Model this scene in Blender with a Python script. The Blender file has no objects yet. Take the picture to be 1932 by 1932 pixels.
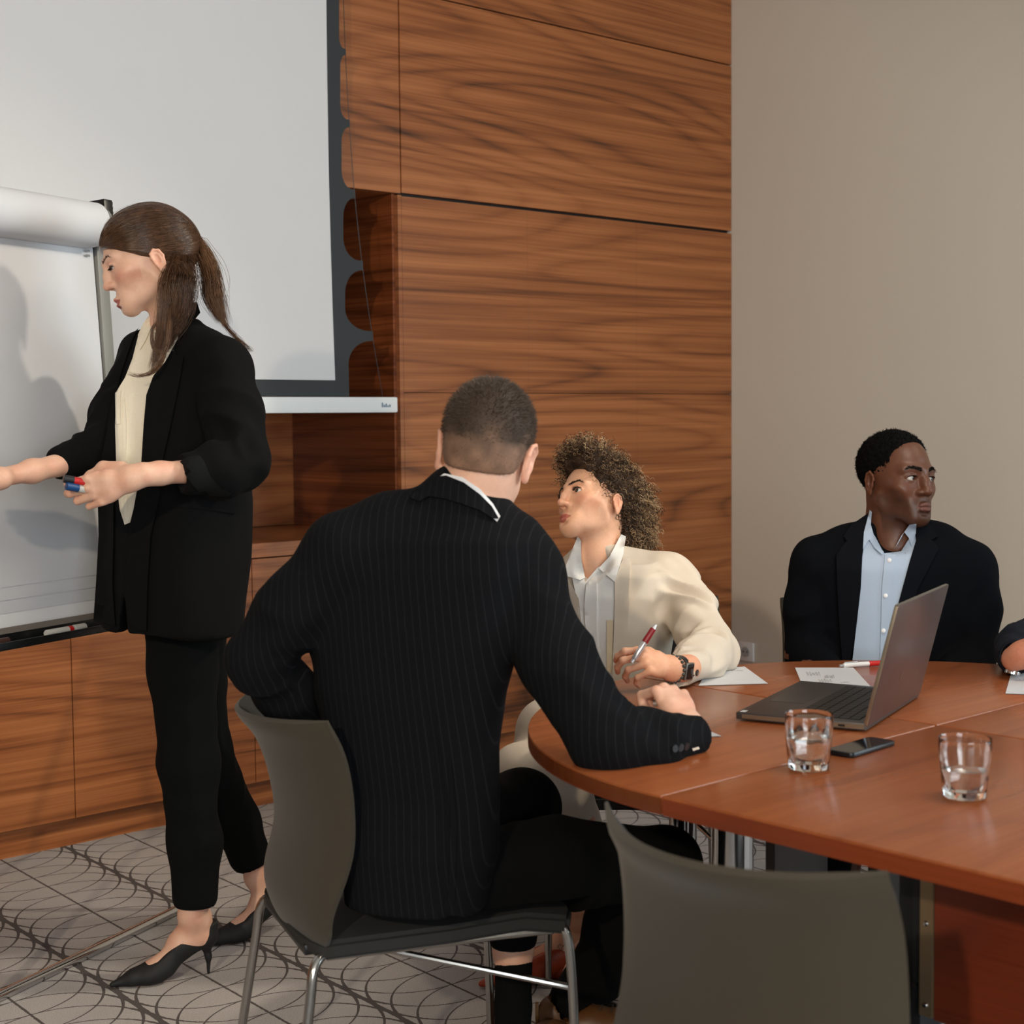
import bpy, bmesh, math, random
import numpy as np
from mathutils import Vector, Matrix
from mathutils.bvhtree import BVHTree
from mathutils.geometry import delaunay_2d_cdt

S = bpy.context.scene
COL = S.collection
random.seed(4)
rng = np.random.default_rng(4)

# ------------------------------------------------------------------ camera
FPX = 2900.0; CPX = 966.0; EYE = 1.30
RC = np.array([[.7383, -.0487, .6727], [-.6744, -.0398, .7373], [-.0090, -.9980, -.0624]])
u0, s0, v0 = np.linalg.svd(RC); RC = u0 @ v0          # world <- camera (x right, y down, z forward)
CAMP = np.array([0, 0, EYE])


def at(px, py, dep):
    """world point seen at photo pixel (px, py), dep metres along the optical axis"""
    return CAMP + RC @ np.array([(px - CPX) / FPX, (py - CPX) / FPX, 1.0]) * dep


def on_z(px, py, z):
    d = RC @ np.array([(px - CPX) / FPX, (py - CPX) / FPX, 1.0])
    return CAMP + d * ((z - EYE) / d[2])


def cdir(x, y, z):
    """direction given in camera axes (x right, y down, z away) -> world"""
    v = RC @ np.array([x, y, z], float)
    return v / np.linalg.norm(v)


def depth_of(p):
    return float((RC.T @ (np.array(p) - CAMP))[2])


def unit(v):
    v = np.array(v, float)
    return v / np.linalg.norm(v)


cam = bpy.data.cameras.new('camera')
camo = bpy.data.objects.new('camera', cam)
COL.objects.link(camo)
M = Matrix(((RC[0, 0], -RC[0, 1], -RC[0, 2]), (RC[1, 0], -RC[1, 1], -RC[1, 2]), (RC[2, 0], -RC[2, 1], -RC[2, 2])))
camo.matrix_world = Matrix.Translation(CAMP) @ M.to_4x4()
cam.sensor_fit = 'HORIZONTAL'; cam.sensor_width = 36.0
cam.lens = FPX / 1932.0 * 36.0
cam.clip_start = 0.05
cam.dof.use_dof = True; cam.dof.focus_distance = 3.55; cam.dof.aperture_fstop = 6.0
S.camera = camo

# ------------------------------------------------------------------ light
S.view_settings.view_transform = 'Standard'
S.view_settings.look = 'None'
S.view_settings.gamma = 1.0
S.view_settings.use_curve_mapping = False
S.view_settings.exposure = 0.0
W = bpy.data.worlds.new('world'); S.world = W; W.use_nodes = True
W.node_tree.nodes['Background'].inputs[0].default_value = (0.75, 0.85, 1.0, 1)
W.node_tree.nodes['Background'].inputs[1].default_value = 0.0


def area(name, loc, target, size, power, color, sizey=None, spread=180):
    l = bpy.data.lights.new(name, 'AREA'); l.energy = power; l.color = color
    l.shape = 'RECTANGLE' if sizey else 'DISK'; l.size = size
    if sizey: l.size_y = sizey
    l.spread = math.radians(spread)
    o = bpy.data.objects.new(name, l); COL.objects.link(o)
    o.location = loc
    o.rotation_euler = (Vector(target) - Vector(loc)).to_track_quat('-Z', 'Y').to_euler()
    return o


def spot(name, loc, target, power, color, ang=70, blend=.6, rad=.05):
    l = bpy.data.lights.new(name, 'SPOT'); l.energy = power; l.color = color
    l.spot_size = math.radians(ang); l.spot_blend = blend; l.shadow_soft_size = rad
    o = bpy.data.objects.new(name, l); COL.objects.link(o)
    o.location = loc
    o.rotation_euler = (Vector(target) - Vector(loc)).to_track_quat('-Z', 'Y').to_euler()
    return o


WARM = (1.0, .87, .72); COOL = (.84, .92, 1.0)
# daylight from windows far along the right wall, plus an added fill from behind left
area('window_daylight_right', (5.1, -1.3, 1.75), (2.2, 1.6, .9), 2.3, 120, (.78, .93, 1.0), 1.9)
area('window_daylight_left', (-1.0, -3.3, 1.75), (2.6, 3.0, 1.0), 2.4, 150, (.90, .96, 1.0), 1.9)  # added to brighten the right wall; no window is known on this side
# warm ceiling spots and one ceiling lamp over the table
spot('ceiling_spot_left', (-3.1, -1.0, 2.95), (2.6, 3.4, 1.0), 520, (1.0, .83, .60), 44, .5, .07)
spot('ceiling_spot_right', (4.3, 1.0, 3.1), (1.75, 3.2, 1.15), 210, (1.0, .88, .70), 46, .6, .09)
area('ceiling_lamp_middle', (2.5, 1.0, 3.15), (2.5, 1.4, .7), .9, 22, WARM)
# ------------------------------------------------------------------ materials
def lin(r, g, b):
    f = lambda c: (c / 12.92 if c <= .04045 else ((c + .055) / 1.055) ** 2.4)
    return (f(r / 255), f(g / 255), f(b / 255), 1)


class NT:
    """tiny expression builder for shader nodes"""
    def __init__(s, mat):
        mat.use_nodes = True
        s.t = mat.node_tree; s.n = s.t.nodes; s.bsdf = s.n['Principled BSDF']

    def m(s, op, a, b=None, c=None):
        nd = s.n.new('ShaderNodeMath'); nd.operation = op
        for i, v in enumerate((a, b, c)):
            if v is None: continue
            if isinstance(v, (int, float)): nd.inputs[i].default_value = v
            else: s.t.links.new(v, nd.inputs[i])
        return nd.outputs[0]

    def coord(s, kind='Object'):
        return s.n.new('ShaderNodeTexCoord').outputs[kind]

    def sep(s, v):
        nd = s.n.new('ShaderNodeSeparateXYZ'); s.t.links.new(v, nd.inputs[0]); return nd.outputs

    def comb(s, x, y, z):
        nd = s.n.new('ShaderNodeCombineXYZ')
        for i, v in enumerate((x, y, z)):
            if isinstance(v, (int, float)): nd.inputs[i].default_value = v
            else: s.t.links.new(v, nd.inputs[i])
        return nd.outputs[0]

    def noise(s, vec, scale, detail=2, rough=.5, dist=0):
        nd = s.n.new('ShaderNodeTexNoise'); s.t.links.new(vec, nd.inputs['Vector'])
        nd.inputs['Scale'].default_value = scale; nd.inputs['Detail'].default_value = detail
        nd.inputs['Roughness'].default_value = rough; nd.inputs['Distortion'].default_value = dist
        return nd.outputs[0]

    def ramp(s, fac, stops):
        nd = s.n.new('ShaderNodeValToRGB'); s.t.links.new(fac, nd.inputs[0])
        cr = nd.color_ramp
        while len(cr.elements) < len(stops): cr.elements.new(.5)
        for e, (p, c) in zip(cr.elements, stops): e.position = p; e.color = c
        return nd.outputs[0]

    def mix(s, fac, a, b, mode='MIX'):
        nd = s.n.new('ShaderNodeMix'); nd.data_type = 'RGBA'; nd.blend_type = mode
        for i, v in ((0, fac), (6, a), (7, b)):
            if isinstance(v, (int, float)): nd.inputs[i].default_value = v
            elif isinstance(v, tuple): nd.inputs[i].default_value = v
            else: s.t.links.new(v, nd.inputs[i])
        return nd.outputs[2]

    def sock(s, name, v):
        if isinstance(v, (int, float, tuple)): s.bsdf.inputs[name].default_value = v
        else: s.t.links.new(v, s.bsdf.inputs[name])

    def bump(s, h, strength=.2, dist=.002):
        nd = s.n.new('ShaderNodeBump'); s.t.links.new(h, nd.inputs['Height'])
        nd.inputs['Strength'].default_value = strength; nd.inputs['Distance'].default_value = dist
        s.t.links.new(nd.outputs[0], s.bsdf.inputs['Normal'])


def mat(name, col, rough=.5, metal=0, noise=0, nscale=60, bump=0, spec=None, sheen=0, **kw):
    m = bpy.data.materials.new(name); t = NT(m)
    t.sock('Roughness', rough); t.sock('Metallic', metal)
    if spec is not None: t.sock('Specular IOR Level', spec)
    if sheen: t.sock('Sheen Weight', sheen)
    if noise or bump:
        nz = t.noise(t.coord(), nscale, 3, .6)
        if noise:
            d = tuple(c * (1 - noise) for c in col[:3]) + (1,); l = tuple(min(1, c * (1 + noise)) for c in col[:3]) + (1,)
            t.sock('Base Color', t.ramp(nz, [(.25, d), (.75, l)]))
        else: t.sock('Base Color', col)
        if bump: t.bump(nz, bump, .001)
    else: t.sock('Base Color', col)
    for k, v in kw.items(): t.sock(k.replace('_', ' '), v)
    m.diffuse_color = col
    return m


def wood(name, light, mid, dark, axis='X', across='Z', rough=.34, scale=1.0, coat=.0, contrast=1.0, rnd=False):
    """veneer: fine streaks along `axis`, cathedral figures, darker bands"""
    m = bpy.data.materials.new(name); t = NT(m)
    x, y, z = t.sep(t.coord('Object'))
    A = dict(X=x, Y=y, Z=z)
    a = A[axis]; c = A[across]
    if rnd:
        r = t.n.new('ShaderNodeObjectInfo').outputs['Random']
        a = t.m('ADD', a, t.m('MULTIPLY', r, 37.0)); c = t.m('ADD', c, t.m('MULTIPLY', r, 11.0))
    k = scale
    n1 = t.noise(t.comb(t.m('MULTIPLY', a, .32 * k), t.m('MULTIPLY', c, 2.6 * k), 0.0), 1.0, .6, .4, .05)   # slow figure: its contours are the cathedrals
    rings = t.m('FRACT', t.m('MULTIPLY', n1, 17.0))
    rings = t.m('POWER', t.m('ABSOLUTE', t.m('SUBTRACT', t.m('MULTIPLY', rings, 2.0), 1.0)), 2.6)
    n4 = t.noise(t.comb(t.m('MULTIPLY', a, .4 * k), t.m('MULTIPLY', c, 6.0 * k), 7.0), 1.0, 2, .5)
    wob = t.m('MULTIPLY', t.noise(t.comb(t.m('MULTIPLY', a, 2.2 * k), t.m('MULTIPLY', c, 7.0 * k), 5.0), 1.0, 1), .012 / k)
    c2 = t.m('ADD', c, wob)
    n2 = t.noise(t.comb(t.m('MULTIPLY', a, .42 * k), t.m('MULTIPLY', c2, 36.0 * k), 3.0), 1.0, 3, .6)
    n5 = t.noise(t.comb(t.m('MULTIPLY', a, .8 * k), t.m('MULTIPLY', c2, 170.0 * k), 9.0), 1.0, 2, .6)
    n3 = t.noise(t.comb(t.m('MULTIPLY', a, 7.0 * k), t.m('MULTIPLY', c2, 480.0 * k), 1.0), 1.0, 2, .5)
    f = t.m('ADD', t.m('MULTIPLY', t.m('MULTIPLY', rings, t.m('MULTIPLY', n4, 2.0)), .15), t.m('MULTIPLY', n2, .66)); f = t.m('ADD', f, t.m('MULTIPLY', n5, .36))
    f = t.m('ADD', f, t.m('MULTIPLY', n3, .14)); f = t.m('ADD', f, t.m('MULTIPLY', n4, .34))
    f = t.m('ADD', t.m('MULTIPLY', t.m('SUBTRACT', f, .79), 1.30 * contrast), .43)
    col = t.ramp(f, [(.18, light), (.5, mid), (.86, dark)])
    t.sock('Base Color', col); t.sock('Roughness', rough)
    if coat: t.sock('Coat Weight', coat); t.sock('Coat Roughness', .2)
    t.bump(n3, .08, .0006)
    return m


# ------------------------------------------------------------------ objects
def tag(o, label=None, cat=None, group=None, kind=None):
    if label: o['label'] = label
    if cat: o['category'] = cat
    if group: o['group'] = group
    if kind: o['kind'] = kind
    return o


def thing(name, label, cat, loc=(0, 0, 0), rz=0, group=None):
    o = bpy.data.objects.new(name, None); COL.objects.link(o); o.empty_display_size = .1
    o.location = loc; o.rotation_euler = (0, 0, rz)
    return tag(o, label, cat, group)


def link(name, me, m=None, parent=None, smooth=True, label=None, world=False):
    o = bpy.data.objects.new(name, me); COL.objects.link(o)
    if m is not None:
        me.materials.clear()
        for mm in (m if isinstance(m, (list, tuple)) else [m]): me.materials.append(mm)
    if smooth is True: me.shade_smooth()
    elif smooth: me.shade_smooth(); me.set_sharp_from_angle(angle=math.radians(smooth))
    if parent is not None:
        o.parent = parent
        if world:
            bpy.context.view_layer.update()
            o.matrix_parent_inverse = parent.matrix_world.inverted()
    if label: o['label'] = label
    return o


class MB:
    """mesh builder: boxes, tubes, lathes, prisms in one mesh"""
    def __init__(s): s.v = []; s.f = []; s.mi = []; s.cur = 0

    def add(s, V, Fc):
        b = len(s.v); s.v += [tuple(map(float, p)) for p in V]
        s.f += [tuple(i + b for i in f) for f in Fc]; s.mi += [s.cur] * len(Fc); return s

    def box(s, lo, hi, bev=0.0, mtx=None):
        bm = bmesh.new(); bmesh.ops.create_cube(bm, size=1)
        for v in bm.verts:
            v.co = Vector([lo[i] + (v.co[i] + .5) * (hi[i] - lo[i]) for i in range(3)])
        if bev: bmesh.ops.bevel(bm, geom=bm.edges[:] + bm.verts[:], offset=bev, segments=2, affect='EDGES', profile=.6)
        return s.bm(bm, mtx)

    def bm(s, bm, mtx=None):
        if mtx is not None: bm.transform(mtx)
        bm.verts.index_update()
        s.add([v.co[:] for v in bm.verts], [[v.index for v in f.verts] for f in bm.faces]); bm.free(); return s

    def tube(s, pts, r, n=10, cap=True):
        P = [np.array(p, float) for p in pts]; k = len(P)
        rs = r if isinstance(r, (list, tuple, np.ndarray)) else [r] * k
        V = []; up = None
        for i in range(k):
            d = unit(P[min(i + 1, k - 1)] - P[max(i - 1, 0)])
            if up is None:
                up = np.cross(d, [0, 0, 1.0]) if abs(d[2]) < .9 else np.cross(d, [1.0, 0, 0])
            up = unit(up - d * np.dot(up, d)); w = np.cross(d, up)
            for j in range(n):
                a = 2 * math.pi * j / n
                V.append(P[i] + rs[i] * (math.cos(a) * up + math.sin(a) * w))
        Fc = [(i * n + j, i * n + (j + 1) % n, (i + 1) * n + (j + 1) % n, (i + 1) * n + j) for i in range(k - 1) for j in range(n)]
        if cap: Fc += [tuple(range(n))[::-1], tuple((k - 1) * n + j for j in range(n))]
        return s.add(V, Fc)

    def lathe(s, prof, c=(0, 0, 0), n=32, cap0=True, cap1=True, fl=None):
        V = []; k = len(prof)
        for (r, z) in prof:
            for j in range(n):
                a = 2 * math.pi * j / n
                rr = r * (fl(a, z) if fl else 1)
                V.append((c[0] + rr * math.cos(a), c[1] + rr * math.sin(a), c[2] + z))
        Fc = [(i * n + j, i * n + (j + 1) % n, (i + 1) * n + (j + 1) % n, (i + 1) * n + j) for i in range(k - 1) for j in range(n)]
        if cap0: Fc.append(tuple(range(n))[::-1])
        if cap1: Fc.append(tuple((k - 1) * n + j for j in range(n)))
        return s.add(V, Fc)

    def prism(s, poly, z0, z1, bev=0.0, mtx=None):
        bm = bmesh.new()
        vs = [bm.verts.new((p[0], p[1], z0)) for p in poly]
        f = bm.faces.new(vs)
        r = bmesh.ops.extrude_face_region(bm, geom=[f])
        for v in r['geom']:
            if isinstance(v, bmesh.types.BMVert): v.co.z = z1
        bmesh.ops.recalc_face_normals(bm, faces=bm.faces[:])
        if bev:
            ed = [e for e in bm.edges if abs(e.verts[0].co.z - e.verts[1].co.z) < 1e-6]
            bmesh.ops.bevel(bm, geom=ed, offset=bev, segments=2, affect='EDGES', profile=.6)
        return s.bm(bm, mtx)

    def mesh(s, name):
        me = bpy.data.meshes.new(name); me.from_pydata(s.v, [], s.f); me.update()
        return me

    def build(s, name, m, parent=None, smooth=35, label=None, world=False):
        me = s.mesh(name)
        o = link(name, me, m, parent, smooth, label, world)
        if any(s.mi): me.polygons.foreach_set('material_index', s.mi)
        return o


def kids(o): return [c for c in bpy.data.objects if c.parent == o]


def copy_tree(o, parent=None):
    c = o.copy(); COL.objects.link(c)
    if parent is not None: c.parent = parent; c.matrix_parent_inverse = o.matrix_parent_inverse
    for ch in kids(o): copy_tree(ch, c)
    return c


def np_mesh(name, V, Fq):
    me = bpy.data.meshes.new(name)
    V = np.asarray(V, np.float32); Fq = np.asarray(Fq, np.int32); k = Fq.shape[1]
    me.vertices.add(len(V)); me.vertices.foreach_set('co', V.ravel())
    me.loops.add(Fq.size); me.loops.foreach_set('vertex_index', Fq.ravel())
    me.polygons.add(len(Fq)); me.polygons.foreach_set('loop_start', np.arange(0, Fq.size, k, dtype=np.int32))
    me.update(calc_edges=True); me.validate()
    return me


def paint(me, C):
    a = me.color_attributes.new('Col', 'FLOAT_COLOR', 'POINT')
    C = np.asarray(C, np.float32)
    if C.shape[1] == 3: C = np.concatenate([C, np.ones((len(C), 1), np.float32)], 1)
    a.data.foreach_set('color', C.ravel())


# ------------------------------------------------------------------ signed distance modelling
def smin(a, b, k):
    if k <= 0: return np.minimum(a, b)
    h = np.clip(.5 + .5 * (b - a) / k, 0, 1)
    return b + (a - b) * h - k * h * (1 - h)


class Sdf:
    def __init__(s): s.ops = []

    def put(s, fn, lo, hi, k, mode='u'):
        s.ops.append((fn, np.array(lo, float), np.array(hi, float), k, mode)); return s

    def cone(s, a, b, ra, rb, k=.01, mode='u', flat=None, ff=1.0):
        a = np.array(a, float); b = np.array(b, float); R = max(ra, rb) * max(1, ff)
        n = unit(flat) if flat is not None else None
        ab = b - a
        def fn(X, Y, Z):
            x = X - a[0]; y = Y - a[1]; z = Z - a[2]
            bx, by, bz = ab
            if n is not None:
                q = (x * n[0] + y * n[1] + z * n[2]) * (1 / ff - 1)
                x = x + q * n[0]; y = y + q * n[1]; z = z + q * n[2]
                qb = float(np.dot(ab, n)) * (1 / ff - 1)
                bx, by, bz = ab + qb * n
            bb = bx * bx + by * by + bz * bz + 1e-12
            t = np.clip((x * bx + y * by + z * bz) / bb, 0, 1)
            d = np.sqrt((x - t * bx) ** 2 + (y - t * by) ** 2 + (z - t * bz) ** 2) - (ra + (rb - ra) * t)
            return d * min(1.0, ff) if n is not None else d
        return s.put(fn, np.minimum(a, b) - R, np.maximum(a, b) + R, k, mode)

    def chain(s, pts, rs, k=.01, mode='u', flat=None, ff=1.0):
        for i in range(len(pts) - 1):
            s.cone(pts[i], pts[i + 1], rs[i], rs[i + 1], k, mode, flat, ff)
        return s

    def ell(s, c, r, k=.01, mode='u', rot=None):
        c = np.array(c, float); r = np.array(r, float)
        Rm = np.eye(3) if rot is None else np.array(rot, float)      # columns: local axes
        def fn(X, Y, Z):
            x = X - c[0]; y = Y - c[1]; z = Z - c[2]
            l = [(x * Rm[0, i] + y * Rm[1, i] + z * Rm[2, i]) / r[i] for i in range(3)]
            k0 = np.sqrt(l[0] ** 2 + l[1] ** 2 + l[2] ** 2)
            k1 = np.sqrt((l[0] / r[0]) ** 2 + (l[1] / r[1]) ** 2 + (l[2] / r[2]) ** 2) + 1e-9
            return k0 * (k0 - 1) / k1
        e = np.sqrt(((Rm * r) ** 2).sum(1))
        return s.put(fn, c - e, c + e, k, mode)

    def loft(s, o, R, st, k=.02, mode='u', ex=2.3):
        """stations (t, cx, cy, rx, ry) along axis R[:,2] from o; cross-section axes R[:,0], R[:,1]"""
        o = np.array(o, float); R = np.array(R, float); st = np.array(st, float)
        T = st[:, 0]
        def fn(X, Y, Z):
            x = X - o[0]; y = Y - o[1]; z = Z - o[2]
            a = x * R[0, 0] + y * R[1, 0] + z * R[2, 0]; b = x * R[0, 1] + y * R[1, 1] + z * R[2, 1]; t = x * R[0, 2] + y * R[1, 2] + z * R[2, 2]
            g = lambda i: np.interp(t, T, st[:, i])
            rx = g(3); ry = g(4)
            q = (np.abs((a - g(1)) / rx) ** ex + np.abs((b - g(2)) / ry) ** ex) ** (1 / ex)
            d = (q - 1) * np.minimum(rx, ry)
            e = np.maximum(T[0] - t, t - T[-1])
            return np.where(e > 0, np.sqrt(np.maximum(d, 0) ** 2 + e * e), np.maximum(d, e))
        m = max((abs(st[:, 1]) + st[:, 3]).max(), (abs(st[:, 2]) + st[:, 4]).max())
        ends = np.array([o + R[:, 2] * T[0], o + R[:, 2] * T[-1]])
        return s.put(fn, ends.min(0) - m, ends.max(0) + m, k, mode)

    def bounds(s):
        u = [o for o in s.ops if o[4] == 'u']
        return np.min([o[1] for o in u], 0), np.max([o[2] for o in u], 0)

    def mesh(s, vox, lo=None, hi=None, smooth=1):
        b0, b1 = s.bounds()
        lo = (b0 if lo is None else np.array(lo, float)) - 3 * vox; hi = (b1 if hi is None else np.array(hi, float)) + 3 * vox
        n = np.maximum(np.ceil((hi - lo) / vox).astype(int), 2)
        ax = [(lo[i] + vox * np.arange(n[i])).astype(np.float32) for i in range(3)]
        D = np.full(n, .15, np.float32)
        for fn, a, b, k, mode in s.ops:
            p = k + 2.5 * vox
            i0 = np.clip(np.floor((a - p - lo) / vox).astype(int), 0, n); i1 = np.clip(np.ceil((b + p - lo) / vox).astype(int) + 1, 0, n)
            if (i1 <= i0).any(): continue
            sl = tuple(slice(i0[i], i1[i]) for i in range(3))
            d = fn(ax[0][sl[0]][:, None, None], ax[1][sl[1]][None, :, None], ax[2][sl[2]][None, None, :]).astype(np.float32)
            if mode == 'u': D[sl] = smin(D[sl], d, k)
            elif mode == 's': D[sl] = -smin(-D[sl], d, k)
            elif mode == 'i': D[sl] = np.maximum(D[sl], d)
            elif mode == 'd': D[sl] = D[sl] + d                  # additive relief
        return nets(D, lo, vox, smooth)


def nets(D, lo, h, smooth=1):
    sg = D < 0
    n = np.array(D.shape)
    cnt = np.zeros(n - 1, np.float32); acc = np.zeros((3,) + tuple(n - 1), np.float32)
    base = [np.arange(n[i] - 1, dtype=np.float32) for i in range(3)]
    for axis in range(3):
        s0 = [slice(None)] * 3; s1 = [slice(None)] * 3
        s0[axis] = slice(0, -1); s1[axis] = slice(1, None)
        A = D[tuple(s0)]; B = D[tuple(s1)]
        cr = (A < 0) != (B < 0)
        tt = np.where(cr, A / np.where(cr, A - B, 1), 0).astype(np.float32)
        o = [i for i in range(3) if i != axis]
        for d0 in (0, 1):
            for d1 in (0, 1):
                sl = [slice(None)] * 3
                sl[o[0]] = slice(d0, n[o[0]] - 1 + d0); sl[o[1]] = slice(d1, n[o[1]] - 1 + d1)
                c = cr[tuple(sl)]
                cnt += c
                acc[axis] += tt[tuple(sl)] * c
                if d0: acc[o[0]] += c
                if d1: acc[o[1]] += c
    act = cnt > 0
    idx = -np.ones(n - 1, np.int64); idx[act] = np.arange(act.sum())
    I = np.argwhere(act)
    V = np.stack([acc[i][act] / cnt[act] for i in range(3)], 1) + I
    V = V * h + lo
    F = []
    for axis in range(3):
        o = [i for i in range(3) if i != axis]
        s0 = [slice(1, -1)] * 3; s1 = [slice(1, -1)] * 3
        s0[axis] = slice(0, -1); s1[axis] = slice(1, None)
        A = sg[tuple(s0)]; B = sg[tuple(s1)]
        E = np.argwhere(A != B)
        if len(E) == 0: continue
        ins = A[tuple(E.T)]
        E = E.copy(); E[:, o[0]] += 1; E[:, o[1]] += 1
        q = []
        for (d0, d1) in ((0, 0), (1, 0), (1, 1), (0, 1)):
            c = E.copy(); c[:, o[0]] -= d0; c[:, o[1]] -= d1
            q.append(idx[c[:, 0], c[:, 1], c[:, 2]])
        q = np.stack(q, 1)
        fl = ins if axis != 1 else ~ins
        q[~fl] = q[~fl][:, ::-1]
        F.append(q)
    F = np.concatenate(F)
    F = F[(F >= 0).all(1)]
    V = laplace(V, F, smooth)
    return V, F


def laplace(V, F, it=1, lam=.5):
    for _ in range(it):
        sm = np.zeros_like(V); c = np.zeros(len(V))
        for i in range(4):
            a = F[:, i]; b = F[:, (i + 1) % 4]
            for j in range(3):
                sm[:, j] += np.bincount(a, V[b, j], len(V)) + np.bincount(b, V[a, j], len(V))
            c += np.bincount(a, minlength=len(V)) + np.bincount(b, minlength=len(V))
        V = V + lam * (sm / np.maximum(c, 1)[:, None] - V)
    return V


def normals(V, F):
    n = np.cross(V[F[:, 2]] - V[F[:, 0]], V[F[:, 3]] - V[F[:, 1]])
    N = np.zeros_like(V)
    for i in range(4):
        for j in range(3): N[:, j] += np.bincount(F[:, i], n[:, j], len(V))
    return N / (np.linalg.norm(N, axis=1, keepdims=True) + 1e-12)


def _hash(i, j, k):
    h = (i * 374761393 + j * 668265263 + k * 2147483647) & 0xffffffff
    h = ((h ^ (h >> 13)) * 1274126177) & 0xffffffff
    return ((h ^ (h >> 16)) & 0xffff) / 65535.0 * 2 - 1


def vnoise(P):
    P = np.asarray(P, float); I = np.floor(P).astype(np.int64); f = P - I; f = f * f * (3 - 2 * f)
    r = 0
    for a in (0, 1):
        for b in (0, 1):
            for c in (0, 1):
                w = (f[:, 0] if a else 1 - f[:, 0]) * (f[:, 1] if b else 1 - f[:, 1]) * (f[:, 2] if c else 1 - f[:, 2])
                r = r + w * _hash(I[:, 0] + a, I[:, 1] + b, I[:, 2] + c)
    return r


def folds(V, a, b, amp, freq, reach, power=2.0, seed=0, mid=None, wid=.5, twist=.6):
    """cloth folds ringing a limb a->b: ridge noise stretched around it"""
    a = np.array(a, float); b = np.array(b, float); L = np.linalg.norm(b - a); d = (b - a) / L
    x = V - a; t = x @ d; rad = x - t[:, None] * d
    r = np.linalg.norm(rad, axis=1)
    e1 = unit(np.cross(d, [0.13, .31, .94])); e2 = np.cross(d, e1)
    an = np.arctan2(rad @ e2, rad @ e1)
    q = np.stack([t * freq + twist * np.sin(an + seed) * 1.0, np.cos(an) * .9 + seed * 3.1, np.sin(an) * .9], 1)
    nz = 1 - np.abs(vnoise(q)) * 2
    w = np.clip((reach - r) / (reach * .25), 0, 1) * np.clip((t + .03) / .06, 0, 1) * np.clip((L - .012 - t) / .05, 0, 1)
    if mid is not None: w = w * np.exp(-((t / L - mid) / wid) ** 2)
    return amp * nz * w


def cuff(s, end, away, r=.062):
    """clean open end of a sleeve or trouser leg"""
    s.ell(np.array(end) + unit(away) * r, (r, r, r), .002, 's')


def add_body(name, parts, m, parent, label=None, cols=None, smooth=True):
    """join (V, F[, C]) shells into one mesh object"""
    Vs = []; Fs = []; Cs = []; o = 0
    for p in parts:
        Vs.append(p[0]); Fs.append(p[1] + o); o += len(p[0])
        if len(p) > 2: Cs.append(p[2])
    me = np_mesh(name, np.concatenate(Vs), np.concatenate(Fs))
    if Cs: paint(me, np.concatenate(Cs))
    return link(name, me, m, parent, smooth, label, world=True)


def bvh_of(*parts):
    Vs = []; Fs = []; o = 0
    for p in parts:
        Vs += [Vector(v) for v in p[0]]; Fs += [tuple(int(i) + o for i in f) for f in p[1]]; o += len(p[0])
    return BVHTree.FromPolygons(Vs, Fs)


def spline(pts, n=8):
    P = [np.array(p, float) for p in pts]; out = []
    for i in range(len(P) - 1):
        p0 = P[max(i - 1, 0)]; p1 = P[i]; p2 = P[i + 1]; p3 = P[min(i + 2, len(P) - 1)]
        for j in range(n):
            t = j / n
            out.append(.5 * (2 * p1 + (p2 - p0) * t + (2 * p0 - 5 * p1 + 4 * p2 - p3) * t * t + (3 * p1 - p0 - 3 * p2 + p3) * t ** 3))
    out.append(P[-1]); return np.array(out)


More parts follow.
